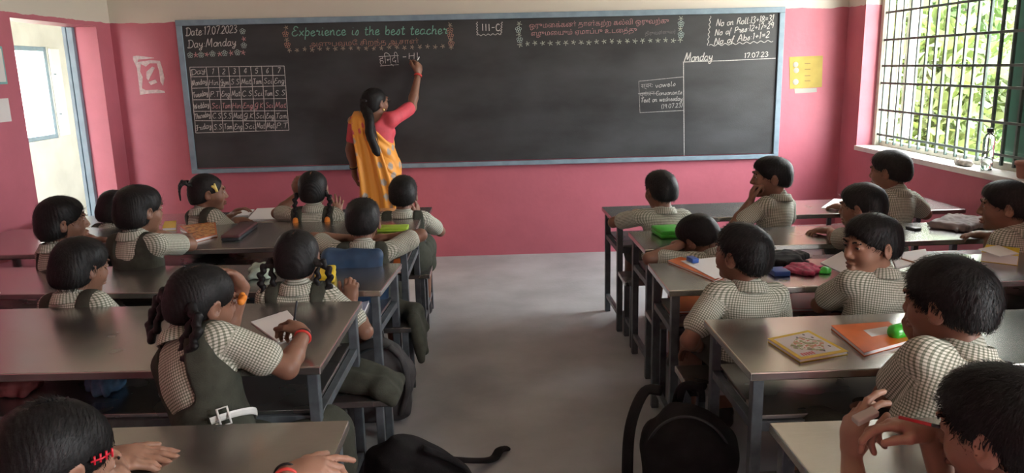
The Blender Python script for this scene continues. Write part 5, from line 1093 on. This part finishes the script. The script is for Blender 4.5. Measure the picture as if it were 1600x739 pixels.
# window sill
sb = Px(1541, 263, XR+.06); sb[2] = WZ0+.005
bo = empty('bottle', tuple(sb), label='clear water bottle with dark cap on the window sill', cat='bottle')
link('body', lathe_mesh('body', [(.030, 0), (.034, .006), (.034, .12), (.032, .13), (.034, .14), (.034, .20), (.022, .225), (.015, .232), (.015, .242)]), 'glass', bo); link('cap', lathe_mesh('cap', [(.019, .240), (.019, .262), (.016, .266)]), 'dark_plastic', bo)
link('water', lathe_mesh('water', [(.029, .004), (.0325, .01), (.0325, .085)]), 'glass', bo)
c = Px(1505, 254, XR+.05); v = Vol(); v.cone((-.0, -.06, .02), (.0, .06, .018), .02, .018, .02).cone((-.02, .02, .02), (.02, -.03, .03), .018, .016, .02).half((0, 0, .001), (0, 0, -1), .004)
soft('crumpled_paper', v, .005, mat('dull_white', (.45, .43, .38), .9, var=(30, .4)), None, (80, .006, 2), (c[0], c[1], WZ0+.0045), label='crumpled grey-white scrap on the window sill', cat='scrap')
c = Px(1590, 275, XR+.05); po = empty('flower_pot', (c[0]+.02, c[1]-.06, WZ0+.0045), label='brick-coloured pot at the near end of the window sill', cat='pot'); link('body', lathe_mesh('body', [(.05, 0), (.055, .005), (.068, .09), (.066, .095), (.055, .09), (.05, .04)]), 'clay', po); link('rim', lathe_mesh('rim', [(.067, .075), (.074, .078), (.074, .10), (.066, .102)]), 'clay', po)
# wall papers and torn patch
def wall_sheet(name, poly, y, m, label, cat, th=.002):
    P = np.array([Py(x, yy, D) for x, yy in poly]); c = P.mean(0); n = len(P); V = [(p[0]-c[0], 0, p[2]-c[2]) for p in P]+[(p[0]-c[0], -th, p[2]-c[2]) for p in P]
    me = bpy.data.meshes.new(name); me.from_pydata(V, [], [tuple(range(n)), tuple(range(n, 2*n))[::-1]]+[(i, i+n, (i+1) % n+n, (i+1) % n) for i in range(n)]); me.update(); return link(name, me, m, None, (c[0], y, c[2]), label=label, cat=cat)
o = wall_sheet('poster', [(1233, 89), (1285.5, 87), (1284, 136), (1234, 139)], D-.001, mat('paper_yellow', (.44, .34, .075), .7, var=(12, .08)), 'yellow paper chart taped to the pink wall right of the blackboard', 'poster')
for x, yy, r in ((1243, 101, 4.5), (1244, 110, 4.5), (1243, 128, 5)):
    cc = Py(x, yy, D); rr_ = r*.0053; q = link('chart_picture', lathe_mesh('chart_picture', [(rr_, 0), (rr_*.95, .0008)], 14), mat('chart_white', (.42, .42, .36), .7), o, tuple(np.array(cc)-[o.location.x, D-.001, o.location.z]+np.array([0, -.0021, 0]))); q.location.y = -.0021; q.rotation_euler = (math.pi/2, 0, 0)
for yy in (100, 109, 119, 127): 
    a, b_ = Py(1257, yy, D), Py(1266, yy, D); link('chart_line', box_mesh('chart_line', (0, -.0006, 0), (b_[0]-a[0], 0, .006)), mat('print_brown', (.22, .15, .06), .7), o, (a[0]-o.location.x, -.0021, a[2]-o.location.z))
wall_sheet('paper_strip', [(1241, 138.5), (1276, 137.5), (1276, 144), (1242, 146)], D-.001, mat('paper_grey', (.40, .40, .36), .7), 'pale paper strip taped below the yellow chart', 'paper')
random.seed(5); tp_ = []
ou = [(208, 88), (214, 87), (240, 90), (241, 91), (216, 93), (215, 97), (235, 94), (250, 95), (254, 108), (257, 122), (255, 134), (251, 128), (249, 112), (245, 99), (234, 99), (228, 104), (220, 100), (219, 112), (223, 120), (222, 138), (228, 141), (246, 140), (257, 142), (258, 145), (236, 146), (219, 148), (217, 130), (214, 106), (208, 93)]
pt = wall_sheet('torn_paper', ou, D-.001, mat('torn_white', (.66, .56, .56), .85, var=(40, .2)), 'ragged white outline left by a torn poster on the pink wall', 'torn paper')
for poly in ([(229, 112), (238, 104), (242, 106), (236, 118), (232, 126), (229, 122)], [(232, 128), (243, 124), (246, 129), (236, 133)]):
    q = wall_sheet('torn_scrap', poly, D-.001, 'torn_white', None, None); q.parent = pt; q.location = (q.location.x-pt.location.x, 0, q.location.z-pt.location.z)
for (y0, y1, z0, z1, m_, lb) in ((4.85, 5.29, 1.62, 1.86, mat('teal_card', (.20, .45, .45), .6), 'teal-edged notice on the left wall beside the doorway'), (4.9, 5.27, 1.38, 1.53, 'paper', 'small pale notice below the teal-edged one on the left wall')):
    o = box('notice', (XL+.001, y0, z0), (XL+.004, y1, z1), m_, None, 0, label=lb, cat='notice')
    if m_ != 'paper': link('sheet', box_mesh('sheet', (0, -(y1-y0)/2+.015, .015), (.001, (y1-y0)/2-.015, z1-z0-.015)), 'paper', o, (.002, 0, 0))
